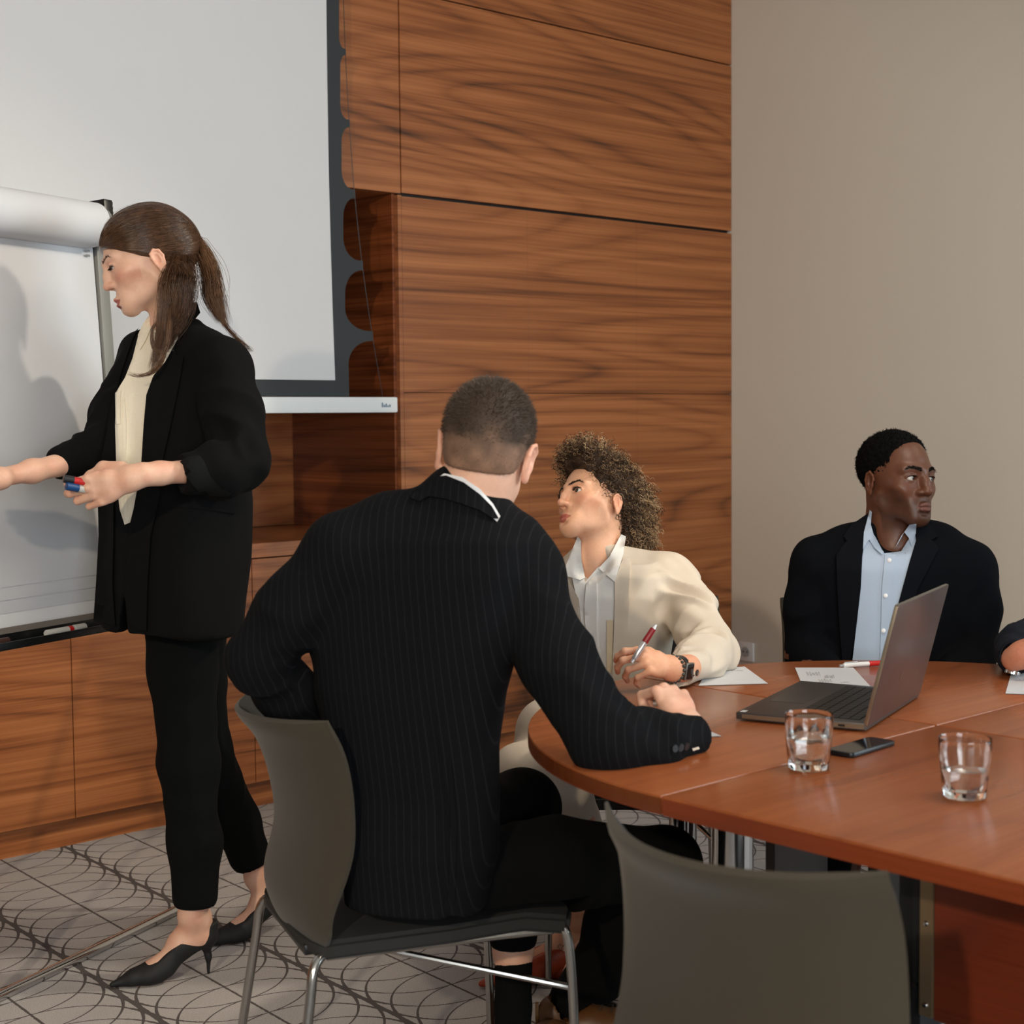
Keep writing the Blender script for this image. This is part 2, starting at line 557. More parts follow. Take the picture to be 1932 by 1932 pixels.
def drape(name, poly, tree, m, parent, off=.004, th=.004, res=9.0, fall=3.5, lift=None, smooth=50, label=None, relax=2):
    """cloth piece laid on a garment: outline given as seen in the photograph, each point laid on the surface below and given thickness"""
    poly = np.array(poly, float)
    edge = []
    for i in range(len(poly)):
        a = poly[i]; b = poly[(i + 1) % len(poly)]; k = max(1, int(np.linalg.norm(b - a) / res))
        for j in range(k): edge.append(a + (b - a) * j / k)
    ne = len(edge)
    lo = poly.min(0); hi = poly.max(0); pts = list(edge)
    E = np.array(edge)
    gx = np.arange(lo[0] + res / 2, hi[0], res); gy = np.arange(lo[1] + res / 2, hi[1], res)
    for i, x in enumerate(gx):
        for y in gy:
            p = np.array([x, y])
            ins = False
            for q in range(len(poly)):
                a = poly[q]; b = poly[q - 1]
                if (a[1] > y) != (b[1] > y) and x < (b[0] - a[0]) * (y - a[1]) / (b[1] - a[1]) + a[0]: ins = not ins
            if ins and np.min(np.linalg.norm(E - p, axis=1)) > res * .55: pts.append(p)
    r = delaunay_2d_cdt([Vector(p) for p in pts], [(i, (i + 1) % ne) for i in range(ne)], [list(range(ne))], 1, 1e-4)
    P2 = np.array([v[:] for v in r[0]]); tris = [tuple(t) for t in r[2]]
    o = Vector(CAMP); dep = np.full(len(P2), np.nan)
    for i, p in enumerate(P2):
        d = RC @ np.array([(p[0] - CPX) / FPX, (p[1] - CPX) / FPX, 1.0]); L = np.linalg.norm(d)
        h = tree.ray_cast(o, Vector(d / L))
        if h[0] is not None: dep[i] = h[3] / L
    good = ~np.isnan(dep)
    if not good.any(): dep[:] = fall
    else:
        med = np.median(dep[good]); bad = ~good | (np.abs(dep - med) > .35)
        gd = ~bad
        for i in np.where(bad)[0]:
            q = np.argsort(np.linalg.norm(P2[gd] - P2[i], axis=1))[:3]; dep[i] = dep[gd][q].mean()
    nb = [set() for _ in P2]
    for t in tris:
        for a in t:
            for b in t:
                if a != b: nb[a].add(b)
    raw = dep.copy()
    for _ in range(relax):
        dep = np.array([.5 * dep[i] + .5 * np.mean([dep[j] for j in nb[i]]) if nb[i] else dep[i] for i in range(len(dep))])
    dep = np.minimum(dep, raw)
    f = np.array([lift(*p) if lift else 0.0 for p in P2])
    front = np.array([at(p[0], p[1], d - off - e) for p, d, e in zip(P2, dep, f)])
    back = np.array([at(p[0], p[1], d - off - e + th + .006) for p, d, e in zip(P2, dep, f)])
    n = len(P2)
    cen = front.mean(0)
    Fc = []
    for t in tris:
        a, b, c = (front[i] for i in t)
        if np.dot(np.cross(b - a, c - a), CAMP - cen) < 0: t = t[::-1]
        Fc.append(t); Fc.append(tuple(i + n for i in t[::-1]))
    from collections import Counter
    ec = Counter()
    for t in Fc:
        if max(t) < n:
            for i in range(3): ec[(t[i], t[(i + 1) % 3])] += 1
    for (a, b) in list(ec):
        if (b, a) not in ec: Fc.append((b, a, a + n, b + n))
    me = bpy.data.meshes.new(name); me.from_pydata([tuple(p) for p in np.concatenate([front, back])], [], Fc); me.update()
    return link(name, me, m, parent, smooth, label, world=True)


def strands(name, lines, r, m, parent, n=3, taper=True, label=None, kind=None):
    """thin tubes along point lists (all the same length)"""
    L = np.asarray(lines, float)                     # (k, p, 3)
    k, p, _ = L.shape
    d = np.gradient(L, axis=1); d /= np.linalg.norm(d, axis=2, keepdims=True) + 1e-9
    ref = np.where(np.abs(d[..., 2:3]) < .9, np.array([0, 0, 1.0]), np.array([1.0, 0, 0]))
    u = np.cross(d, ref); u /= np.linalg.norm(u, axis=2, keepdims=True) + 1e-9
    w = np.cross(d, u)
    rr = np.asarray(r, float)
    if rr.ndim == 0: rr = np.full(k, float(rr))
    tp = np.ones(p) if not taper else np.interp(np.linspace(0, 1, p), [0, .15, .7, 1], [.8, 1, .9, .25])
    R = rr[:, None] * tp[None, :]
    V = []
    for j in range(n):
        a = 2 * math.pi * j / n
        V.append(L + R[..., None] * (math.cos(a) * u + math.sin(a) * w))
    V = np.stack(V, 2).reshape(-1, 3)
    i = np.arange(k)[:, None, None] * p * n + np.arange(p - 1)[None, :, None] * n
    j = np.arange(n)[None, None, :]; j2 = (j + 1) % n
    F = np.stack([i + j, i + j2, i + n + j2, i + n + j], -1).reshape(-1, 4)
    me = np_mesh(name, V, F)
    o = link(name, me, m, parent, True, label, world=True)
    if kind: o['kind'] = kind
    return o
# ------------------------------------------------------------------ shared materials
WALNUT = wood('walnut_veneer', lin(178, 112, 66), lin(142, 82, 43), lin(62, 34, 17), rough=.36, coat=.0)
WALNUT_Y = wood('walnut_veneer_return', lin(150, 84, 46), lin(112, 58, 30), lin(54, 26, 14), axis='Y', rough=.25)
WALNUT_T = wood('walnut_table', lin(168, 98, 58), lin(146, 80, 45), lin(110, 57, 31), rough=.27, contrast=.5, coat=.08, axis='X', across='Y')
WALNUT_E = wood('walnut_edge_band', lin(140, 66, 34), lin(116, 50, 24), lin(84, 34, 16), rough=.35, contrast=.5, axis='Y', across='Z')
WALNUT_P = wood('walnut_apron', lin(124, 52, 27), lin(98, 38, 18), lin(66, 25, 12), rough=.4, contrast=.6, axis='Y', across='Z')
PAINT = mat('wall_paint', lin(210, 203, 192), .8, noise=.015, nscale=400, bump=.03)
CEIL = mat('ceiling_paint', lin(225, 222, 215), .85)
CHROME = mat('chrome', lin(205, 205, 205), .12, 1.0)
STEEL = mat('brushed_steel', lin(150, 148, 142), .34, 1.0)
DARKM = mat('dark_metal', lin(50, 52, 54), .4, .7)
BLACKP = mat('black_plastic', lin(22, 23, 24), .35)
WHITEP = mat('white_plastic', lin(228, 228, 230), .4)
SCREENW = mat('screen_fabric', lin(212, 212, 215), .8)
SCREENB = mat('screen_border', lin(44, 48, 52), .7)
PAPER = mat('paper', lin(204, 205, 209), .75)
GREYP = mat('grey_plastic', lin(128, 128, 124), .45)


def carpet():
    m = bpy.data.materials.new('patterned_carpet'); t = NT(m)
    co = t.coord('Object'); x, y, z = t.sep(co)
    wob = t.m('MULTIPLY', t.m('SUBTRACT', t.noise(co, 90, 2), .5), .004)
    P = .404; R = .2; Sp = .1
    xr = t.m('ADD', t.m('SUBTRACT', x, t.m('MULTIPLY', t.m('SUBTRACT', y, 4.3), .05)), wob)
    u = t.m('ADD', t.m('DIVIDE', t.m('SUBTRACT', xr, 1.895), P), .5)
    lx = t.m('MULTIPLY', t.m('SUBTRACT', t.m('FRACT', t.m('ADD', u, 50.0)), .5), P)       # offset from the thin line
    ax = t.m('ABSOLUTE', lx)
    off = t.m('SQRT', t.m('MAXIMUM', t.m('SUBTRACT', R * R, t.m('MULTIPLY', lx, lx)), 0.0))
    cosf = t.m('DIVIDE', off, R)
    par = t.m('MULTIPLY', t.m('FLOOR', t.m('ADD', u, 50.0)), .5)
    def fam(sign):
        q = t.m('DIVIDE', t.m('ADD', t.m('ADD', y, wob), t.m('MULTIPLY', off, float(sign))), Sp)
        q = t.m('ADD', q, par)
        fr = t.m('ABSOLUTE', t.m('SUBTRACT', t.m('FRACT', t.m('ADD', q, 500.5)), .5))
        return t.m('MULTIPLY', fr, t.m('MULTIPLY', t.m('MAXIMUM', cosf, .12), Sp))
    d = t.m('MINIMUM', fam(1), fam(-1))
    wline = t.m('ADD', .0019, t.m('MULTIPLY', t.m('POWER', t.m('DIVIDE', ax, R), 5.0), .0026))
    circ = t.m('MULTIPLY', t.m('LESS_THAN', d, wline), t.m('LESS_THAN', ax, R + .001))
    thin = t.m('LESS_THAN', ax, .0032)
    thick = t.m('GREATER_THAN', ax, P / 2 - .0062)
    ink = t.m('MAXIMUM', circ, t.m('MAXIMUM', thin, thick))
    fl = t.noise(co, 420, 2, .7); bl = t.noise(co, 3.0, 2)
    base = t.ramp(t.m('ADD', t.m('MULTIPLY', fl, .8), t.m('MULTIPLY', bl, .2)), [(.3, lin(146, 141, 139)), (.7, lin(202, 196, 193))])
    dark = t.ramp(fl, [(.3, lin(72, 67, 66)), (.7, lin(106, 99, 97))])
    t.sock('Base Color', t.mix(ink, base, dark)); t.sock('Roughness', .95); t.sock('Specular IOR Level', .1)
    t.bump(fl, .5, .003)
    return m


def struct(name, mb, m, parent=None, smooth=False):
    o = mb.build(name, m, parent, smooth)
    if parent is None: o['kind'] = 'structure'
    return o


# ------------------------------------------------------------------ room shell
struct('floor', MB().box((-4, -3.6, -.1), (5.3, 5.1, 0)), carpet())
struct('ceiling', MB().box((-4, -3.6, 3.25), (5.3, 5.1, 3.35)), CEIL)
mb = MB().box((5.21, -.1, 0), (5.33, 5.1, 3.3)).box((5.21, -3.6, 0), (5.33, -2.5, 3.3)).box((5.21, -2.5, 0), (5.33, -.1, .75)).box((5.21, -2.5, 2.75), (5.33, -.1, 3.3))
struct('wall_right', mb, PAINT)
struct('wall_left', MB().box((-4.1, -3.6, 0), (-4, 5.1, 3.3)), PAINT)
mb = MB()
mb.box((-4, -3.7, 0), (5.3, -3.6, .75)); mb.box((-4, -3.7, 2.75), (5.3, -3.6, 3.3))
for a, b in ((-4, -2.2), (.2, 5.3)): mb.box((a, -3.7, .75), (b, -3.6, 2.75))
struct('wall_front', mb, PAINT)
WF = mat('window_frame_white', lin(225, 225, 225), .4)
GLASS = bpy.data.materials.new('window_glass'); gt = NT(GLASS)
gt.sock('Transmission Weight', 1.0); gt.sock('Roughness', 0.0); gt.sock('IOR', 1.05); gt.sock('Alpha', .25)
for i, (a, b) in enumerate(((-2.2, .2), (-2.5, -.1))):  # the front wall window is made up, out of view, to go with the fill
    P_ = (lambda u, d, z: (u, -3.69 + d, z)) if i == 0 else (lambda u, d, z: (5.23 + d, u, z))
    def wb(mb, u0, u1, d0, d1, z0, z1): return mb.box(P_(u0, d0, z0), P_(u1, d1, z1))
    mb = MB()
    for k in range(4): xx = a + (b - a) * k / 3; wb(mb, xx - .03, xx + .03, 0, .08, .75, 2.75)
    wb(mb, a, b, 0, .08, .75, .81); wb(mb, a, b, 0, .08, 2.69, 2.75)
    w = struct('window_%d' % (i + 1), mb, WF)
    for k in range(3):
        xx = a + (b - a) * k / 3; wb(MB(), xx + .03, xx + (b - a) / 3 - .03, .035, .045, .81, 2.69).build('pane', GLASS, w, False)

# wood clad back wall: carcass, then panels one by one
wallb = struct('wall_back', MB().box((-4, 4.968, 0), (5.21, 5.08, 3.25)), BLACKP)
upper = struct('trim_1', MB().box((-4, 4.338, 2.101), (3.402, 4.966, 3.25)), BLACKP)
mb = MB().box((3.405, 4.366, 0), (5.21, 4.966, .0965)).box((3.405, 4.315, .0965), (5.21, 4.966, 3.25)).box((3.3836, 4.312, .892), (3.4008, 4.966, 2.08))
tall = struct('trim_2', mb, BLACKP)
def panel(x0, x1, z0, z1, y=4.29, th=.024, m=None, name='panel', g=.0012, par=None):
    return MB().box((x0 + g, y, z0 + .0012), (x1 - g, y + th, z1 - .0012), .0006).build(name, m or WALNUT, par or tall, False)
cols = [3.402, 4.006, 4.610, 5.209]
for a, b in zip(cols, cols[1:]):
    panel(a, b, .097, 1.3862, g=.0004); panel(a, b, 1.3862, 2.076, g=.0004)
panel(3.402, 5.209, 2.086, 2.7855); panel(3.402, 5.209, 2.7885, 3.25)
xs = [3.3985 - .643 * k for k in range(0, 12)]
for b, a in zip(xs, xs[1:]):
    if a < -3.9: break
    panel(a, b, 2.083, 2.7855, par=upper); panel(a, b, 2.7885, 3.25, par=upper)
for b, a in zip([3.382 - 1.2 * k for k in range(7)], [3.382 - 1.2 * k for k in range(1, 8)]):
    panel(max(a, -4), b, .89, 2.10, 4.945, .02, name='niche_back_panel', par=wallb)
panel(-4, 3.3985, 2.083, 2.10, 4.316, .63, name='niche_soffit', par=upper)
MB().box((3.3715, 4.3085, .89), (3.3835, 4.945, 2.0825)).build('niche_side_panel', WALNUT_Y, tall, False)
MB().box((3.3835, 4.289, .892), (3.4005, 4.31, 2.078), .0008).build('edge_strip', WALNUT, tall, False)
struct('baseboard_back', MB().box((-4, 4.345, 0), (5.21, 4.365, .098)), WALNUT)

# low cabinets under the niche
cab = thing('low_cabinet', 'long low walnut cabinet with flush doors under the dark niche', 'cabinet', (1.0, 4.6, 0))
def cpart(name, lo, hi, m=WALNUT, bev=.0008): return MB().box(lo, hi, bev).build(name, m, cab, False, world=True)
cpart('carcass', (-3.98, 4.318, .10), (3.40, 4.944, .836), BLACKP)
cpart('worktop', (-3.98, 4.29, .842), (3.3985, 4.944, .889))
for b, a in zip(xs, xs[1:]):
    if a < -3.9: break
    cpart('door', (a + .0014, 4.29, .0965), (b - .0014, 4.314, .8375))

# wall socket
so = thing('wall_socket', 'white square power socket low on the painted wall', 'socket', (5.21, 4.205, .27))
MB().box((5.201, 4.165, .23), (5.2098, 4.247, .312), .003).build('cover_plate', WHITEP, so, world=True)
mb = MB(); mb.lathe([(.0, 0), (.0195, 0), (.0195, .012), (.022, .012), (.022, 0)], n=28, cap0=False, cap1=False)
o = mb.build('socket_well', mat('socket_grey', lin(176, 178, 180), .45), so); o.matrix_local = Matrix.Translation((-.012, .001, .001)) @ Matrix.Rotation(math.radians(90), 4, 'Y')
for s in (-1, 1):
    MB().box((5.1965, 4.206 + s * .0095 - .003, .268), (5.2, 4.206 + s * .0095 + .003, .274)).build('contact_hole', BLACKP, so, world=True)

# ------------------------------------------------------------------ projector screen
YS = 4.18
def onY(px, py, Y=YS):
    d = RC @ np.array([(px - CPX) / FPX, (py - CPX) / FPX, 1.0]); return CAMP + d * (Y / d[1])
scr = thing('projector_screen', 'big white roll-down projector screen with black scalloped border', 'screen', (1.9, YS, 1.31))
zt = 3.2; zb = 1.424
edge = [(615.0, -60), (615.2, 0), (617, 150), (620, 330), (624, 480), (628, 610), (632, 715.5)]
R_ = [onY(*p) for p in edge]
Rx = lambda z: float(np.interp(z, [p[2] for p in R_][::-1], [p[0] for p in R_][::-1]))
n = 24; V = []; Fc = []
for i in range(n + 1):
    z = zb + (zt - zb) * i / n
    for X in (.3, 1.2, 2.1, Rx(z)): V.append((X, YS - .0012, z))
for i in range(n):
    for k in range(3): a = i * 4 + k; Fc.append((a, a + 1, a + 5, a + 4))
MB().add(V, Fc).build('screen_fabric', SCREENW, scr, world=True)
val = [640, 642, 644.5, 647.7, 651, 657.5]; cells = [(-26, 92), (104, 226), (240, 358), (374, 492), (510, 625), (643, 800)]
teeth = [651.5, 659, 669, 683.5, 702.5]
path = [(639, -60)]
for i, (v, (y0, y1)) in enumerate(zip(val, cells)):
    tr = teeth[i] if i < len(teeth) else None; tl = teeth[i - 1] if i > 0 else None
    if tl:
        w = tl - v; rr = min(44, w * 1.25 + 8)
        for a in np.linspace(0, math.pi / 2, 9): path.append((tl - w * math.sin(a) ** .9, y0 + rr * (1 - math.cos(a))))
    else: path.append((v, y0))
    if tr:
        w = tr - v; rr = min(44, w * 1.25 + 8)
        for a in np.linspace(math.pi / 2, 0, 9): path.append((tr - w * math.sin(a) ** .9, y1 - rr * (1 - math.cos(a))))
        path.append((tr + 1, y1 + 1)); path.append((tr + 1.5, (cells[i + 1][0]) - 1))
path = [p for p in path if p[1] < 748] + [(659, 748)]
B = [onY(*p) for p in path]
bm = bmesh.new()
vs = [bm.verts.new((p[0], YS, p[2])) for p in B]
vs += [bm.verts.new((.25, YS, B[-1][2])), bm.verts.new((.25, YS, B[0][2]))]
cd = delaunay_2d_cdt([Vector((v.co.x, v.co.z)) for v in vs], [(i, (i + 1) % len(vs)) for i in range(len(vs))], [list(range(len(vs)))], 1, 1e-6)
bm.free(); bm = bmesh.new(); vs = [bm.verts.new((p[0], YS, p[1])) for p in cd[0]]
for t_ in cd[2]: bm.faces.new([vs[i] for i in t_])
ex = bmesh.ops.extrude_face_region(bm, geom=bm.faces[:])
for v in ex['geom']:
    if isinstance(v, bmesh.types.BMVert): v.co.y += .0015
bmesh.ops.recalc_face_normals(bm, faces=bm.faces[:])
MB().bm(bm).build('black_border', SCREENB, scr, False, world=True)
cable = spline([onY(x, y) for x, y in [(646, -60), (651.5, 98), (659, 233), (669, 366), (683.5, 501), (702.5, 634), (722, 748)]], 6)
MB().tube(cable, .0011, 6).build('tension_cable', BLACKP, scr, world=True)
bb = MB().box((.2, YS - .018, 1.3155), (3.273, YS + .018, 1.3685), .006).build('bottom_bar', mat('bar_white', lin(226, 230, 232), .4), scr, world=True)
mb = MB()
for x, h, z0 in ((3.203, .015, 1.334), (3.211, .008, 1.334), (3.219, .012, 1.334), (3.227, .006, 1.334), (3.235, .009, 1.334)):
    mb.box((x, YS - .0188, z0), (x + .006, YS - .0179, z0 + h))
mb.build('maker_mark', mat('mark_blue', lin(110, 130, 150), .5), bb, False, world=True)

# ------------------------------------------------------------------ flip chart
FU = unit([.937, .348, 0]); FN = np.array([.348, -.937, 0])
th_ = math.radians(3.5); FW = np.array([0, 0, 1]) * math.cos(th_) - FN * math.sin(th_); FNN = unit(np.cross(FU, FW))
P0 = at(238, 1156, 3.86)
FM = Matrix.Translation(P0) @ Matrix((FU, -FNN, FW)).transposed().to_4x4()      # x along board, y away from viewer, z up
fc = thing('flip_chart', 'white flip chart easel with a blank pad in front of the screen', 'easel', (P0[0] - .35, P0[1], 0))
def fpart(name, mb, m, par=None, smooth=35, label=None):
    o = mb.build(name, m, None, smooth, label)
    o.parent = par or fc
    bpy.context.view_layer.update()
    o.matrix_parent_inverse = (par or fc).matrix_world.inverted(); o.matrix_basis = FM
    return o
H_ = 1.015
fpart('back_board', MB().box((-.72, .004, .0), (-.022, .02, H_)), WHITEP)
fpart('side_rail', MB().box((-.024, -.012, -.02), (.012, .030, H_ - .05), .003), GREYP)
fpart('side_rail', MB().box((-.74, -.006, -.02), (-.716, .024, H_ - .05), .003), GREYP)
for k, (zb_, y_) in enumerate(((.045, .0025), (.075, .0005), (.105, -.0015))):
    mb = MB(); n = 10; V = []; Fc = []
    for i in range(n + 1):
        for j in range(9):
            X = -.70 + .672 * j / 8; Z = zb_ + (.97 - zb_) * i / n
            V.append((X, y_ - .0035 * math.sin(math.pi * i / n) * (1 + .35 * math.sin(j * 1.3 + k)) * (1.5 - i / n), Z))
    for i in range(n):
        for j in range(8): a = i * 9 + j; Fc.append((a, a + 1, a + 10, a + 9))
    fpart('paper_sheet', mb.add(V, Fc), PAPER)
# faint printed frame line of the top sheet
mb = MB()
for a, b in (((-.10, .30), (-.099, .93)), ((-.70, .928), (-.06, .929)), ((-.066, .12), (-.0655, .93)), ((-.70, .125), (-.05, .126))):
    mb.box((a[0], -.0075, a[1]), (b[0], -.007, b[1]))
mb = MB()
for z_ in (.898, .886): mb.box((-.060, -.0085, z_), (-.046, -.0078, z_ + .005))
fpart('printed_mark', mb, mat('print_grey', lin(120, 124, 128), .6), smooth=False)
# flipped pages rolled over the top
prof = []
for a in np.linspace(-1.35, 2.9, 26): prof.append((-.046 + .05 * math.cos(a) * -1, .960 + .054 * math.sin(a)))
prof = [(.004, .905)] + prof
V = []; Fc = []
for j in range(3):
    X = (-.72, -.4, -.052)[j]
    for (y_, z_) in prof: V.append((X, y_ + .01, z_))
k = len(prof)
for j in range(2):
    for i in range(k - 1): a = j * k + i; Fc.append((a, a + 1, a + 1 + k, a + k))
fpart('rolled_pages', MB().add(V, Fc), PAPER)
mb = MB().tube([(-.70, -.042, .962), (-.036, -.042, .962)], .040, 24); fpart('top_roller', mb, GREYP)
mb = MB().box((-.034, -.055, .915), (-.002, .03, 1.025), .006)
clamp = fpart('clamp_end', mb, BLACKP)
mb = MB()
for i in range(9): mb.box((-.003, -.05, .922 + i * .0115), (.002, .026, .928 + i * .0115))
fpart('grip_ridge', mb, BLACKP, clamp)
tray = fpart('pen_tray', MB().box((-.74, -.062, -.03), (.0, -.0, -.022), .002).box((-.74, -.066, -.03), (.0, -.060, -.012), .002).box((-.74, -.006, -.03), (0, .0, .012), .002), BLACKP)
fpart('tray_strip', MB().box((-.74, -.0075, .0), (-.0, -.0055, .014)), mat('strip_grey', lin(120, 112, 104), .5), tray)
pr0 = on_z(-60, 1908, .012); pr1 = on_z(350, 1709, .012)
MB().tube([pr0, pr1], .0125, 14).build('floor_bar', CHROME, fc, world=True)
mid_ = pr0 + (pr1 - pr0) * .1
MB().tube([mid_ + np.array([0, .01, 0]), P0 - FU * .6 + np.array([0, .02, .05])], .014, 12).build('leg', STEEL, fc, world=True)
MB().tube([pr1 + unit(pr1 - pr0) * .01, at(338, 1120, 3.93)], .014, 12).build('leg', STEEL, fc, world=True)
MB().tube([P0 - FU * .35 + np.array([-.2, .42, -P0[2] + .01]), P0 - FU * .35 + np.array([0, .06, .7])], .012, 12).build('rear_leg', STEEL, fc, world=True)

def fpt(x, y, z): return np.array(FM @ Vector((x, y, z)))
def marker(name, label, a, b, r, body, cap, capfrac=.33, band=None, group=None, tip=None):
    a = np.array(a, float); b = np.array(b, float); d = b - a; L = np.linalg.norm(d)
    t = thing(name, label, 'pen', tuple((a + b) / 2), group=group)
    MB().tube([a, a + d * .02, b - d * (capfrac + .0), b - d * capfrac], [r * .8, r, r, r], 14).build('barrel', body, t, world=True)
    MB().tube([b - d * capfrac, b - d * .02, b], [r * 1.08, r * 1.08, r * .7], 14).build('cap', cap, t, world=True)
    if band: MB().tube([a + d * band[0], a + d * band[1]], r * 1.03, 14).build('label_band', band[2], t, world=True)
    return t
REDP = mat('red_plastic', lin(190, 32, 30), .35); CLEARP = mat('pale_marker_body', lin(190, 188, 182), .3); BLUEP = mat('pale_blue_plastic', lin(150, 172, 186), .4)
NAVYP = mat('blue_plastic', lin(24, 64, 112), .35); WINE = mat('dark_red_grip', lin(128, 18, 26), .45); SILV = mat('silver_plastic', lin(190, 190, 192), .25, .6)
marker('marker_pen', 'pale marker with a red band lying in the flip chart tray', fpt(-.315, -.035, -.012), fpt(-.185, -.035, -.012), .0085, CLEARP, CLEARP, .3, (.55, .65, REDP))
marker('marker_pen', 'pale blue marker at the left end of the flip chart tray', fpt(-.56, -.035, -.0125), fpt(-.43, -.035, -.0125), .008, BLUEP, mat('dark_brown_plastic', lin(66, 40, 34), .4), .35)
# ------------------------------------------------------------------ conference table: four separate units pushed together
TC = np.array([2.40, 1.503]); TR = .735; TZ = .74; TT = .030; G = .0026
def table_unit(name, label, poly, edges, grp='units of the conference table'):
    c = np.mean(poly, 0)
    t = thing(name, label, 'table', (c[0], c[1], 0), group=grp)
    top = MB().prism(poly, TZ - TT, TZ, .0036).build('tabletop', WALNUT_T, t, 35, world=True)
    mb = MB()
    for seg in edges:
        for a, b in zip(seg, seg[1:]):
            a = np.array(a); b = np.array(b); d = unit(b - a); nn = np.array([d[1], -d[0]])
            q = [a, b, b + nn * .0014, a + nn * .0014]
            mb.add([(p[0], p[1], z) for z in (TZ - TT + .001, TZ - .0042) for p in q], [(0, 1, 2, 3), (4, 7, 6, 5), (0, 4, 5, 1), (1, 5, 6, 2), (2, 6, 7, 3), (3, 7, 4, 0)])
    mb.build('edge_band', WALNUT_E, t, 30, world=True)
    return t
def column(t, x, y, r=.028):
    MB().tube([(x, y, .0), (x, y, TZ - TT)], r, 24).build('leg', CHROME, t, world=True)
    MB().lathe([(.06, 0), (.06, .006), (.03, .012)], (x, y, 0), 24).build('foot_plate', STEEL, t, world=True)
arcL = [TC + TR * np.array([math.cos(a), math.sin(a)]) for a in np.linspace(math.pi / 2, math.pi, 28)]
arcR = [TC + TR * np.array([math.cos(a), math.sin(a)]) for a in np.linspace(0, math.pi / 2, 28)]
ga = [p + np.array([-G if p[0] > 2.39 else 0, 0]) for p in arcL]; ga[-1] = ga[-1] + np.array([0, G])
tA = table_unit('conference_table', 'quarter-round walnut table unit under the open laptop', [TC + np.array([-G, G])] + ga, [ga[::-1]])
gb = [p + np.array([0, G]) if p[1] < 1.51 else p for p in arcR]; gb[-1] = gb[-1] + np.array([G, 0])
tB = table_unit('conference_table', 'quarter-round walnut table unit in front of the man in the pale blue shirt', [TC + np.array([G, G])] + gb, [gb[::-1]])
xl = TC[0] - TR
pc = [(xl, .35), (TC[0] - G, .35), (TC[0] - G, TC[1] - G), (xl, TC[1] - G)]
tC = table_unit('conference_table', 'straight walnut table unit holding the two water glasses', [np.array(p) for p in pc], [[pc[0], pc[3]][::-1]])
xr_ = TC[0] + TR
pd = [(TC[0] + G, .35), (xr_, .35), (xr_, TC[1] - G), (TC[0] + G, TC[1] - G)]
tD = table_unit('conference_table', 'straight walnut table unit at the right edge of the picture', [np.array(p) for p in pd], [[pd[1], pd[2]]])
column(tA, 1.98, 1.62); column(tA, 2.30, 2.02); column(tB, 2.78, 1.75); column(tB, 2.50, 2.08); column(tD, 3.0, 1.3); column(tC, 2.28, 1.37, .02)
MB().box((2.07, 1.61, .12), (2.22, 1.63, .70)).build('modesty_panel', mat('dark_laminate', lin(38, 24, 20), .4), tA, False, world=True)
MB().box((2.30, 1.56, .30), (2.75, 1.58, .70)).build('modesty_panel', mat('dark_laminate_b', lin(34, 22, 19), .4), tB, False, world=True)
# apron of the straight unit with its steel corner bracket
XA = 1.905
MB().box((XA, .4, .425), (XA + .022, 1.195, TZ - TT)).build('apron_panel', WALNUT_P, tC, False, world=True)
br = MB().box((XA - .004, 1.196, .428), (XA + .026, 1.217, TZ - TT), .0005).build('corner_bracket', mat('bracket_steel', lin(150, 128, 98), .42, .75), tC, False, world=True)
for z in (.445, .565, .675):
    mb = MB().lathe([(.0, .003), (.003, .0026), (.0042, .0012), (.0045, 0)], n=12, cap0=False, cap1=False)
    o = mb.build('screw', CHROME, br); o.matrix_basis = Matrix.Translation((XA - .004, 1.2065, z)) @ Matrix.Rotation(math.radians(-90), 4, 'Y')
MB().box((XA + .002, 1.219, .40), (XA + .05, 1.232, TZ - TT)).build('post', DARKM, tC, False, world=True)
MB().box((XA + .03, 1.236, .0), (XA + .085, 1.275, TZ - TT), .003).build('post', DARKM, tC, False, world=True)
for z in (.47, .655):
    mb = MB().tube([(XA - .004, 1.226, z), (XA + .004, 1.226, z)], .004, 10); mb.build('bolt', CHROME, tC, world=True)

# ------------------------------------------------------------------ chairs
CH_OUT = mat('chair_fabric_taupe', lin(54, 47, 34), .85, noise=.07, nscale=700, bump=.12, sheen=.15)
CH_IN = mat('chair_fabric_black', lin(34, 34, 33), .85, noise=.1, nscale=700, bump=.12)
CH_CH = mat('chair_chrome', lin(190, 188, 184), .18, 1.0)
def shell(prof, halfw, curve, th, n=20, wobble=0):
    """backrest shell: prof[(z, x)], returns V, F with material index per face (0 outside, 1 inside)"""
    prof = np.array(prof); zz = np.linspace(0, 1, 26)
    P = spline([(p[1], 0, p[0]) for p in prof], 8); tt = np.linspace(0, 1, len(P))
    xs_ = np.interp(zz, tt, P[:, 0]); zs = np.interp(zz, tt, P[:, 2])
    A = []; B_ = []
    for i, t in enumerate(zz):
        w = halfw(t); c = curve(t)
        tx = np.gradient(xs_)[i]; tz = np.gradient(zs)[i]; nrm = unit([tz, 0, -tx])
        ra, rb = [], []
        for j in range(n + 1):
            s = -1 + 2 * j / n
            dz = .012 * max(0, (t - .8) / .2) * (abs(s) ** 3)
            p = np.array([xs_[i] + c * s * s, s * w, zs[i] + dz])
            nn = unit(nrm + np.array([0, -2 * c * s / w * 1.0, 0]))
            e = th * (1 - .55 * max(0, abs(s) - .8) / .2) * (1 - .5 * max(0, t - .93) / .07)
            ra.append(p - nn * e / 2); rb.append(p + nn * e / 2)
        A.append(ra); B_.append(rb)
    return np.array(A), np.array(B_)
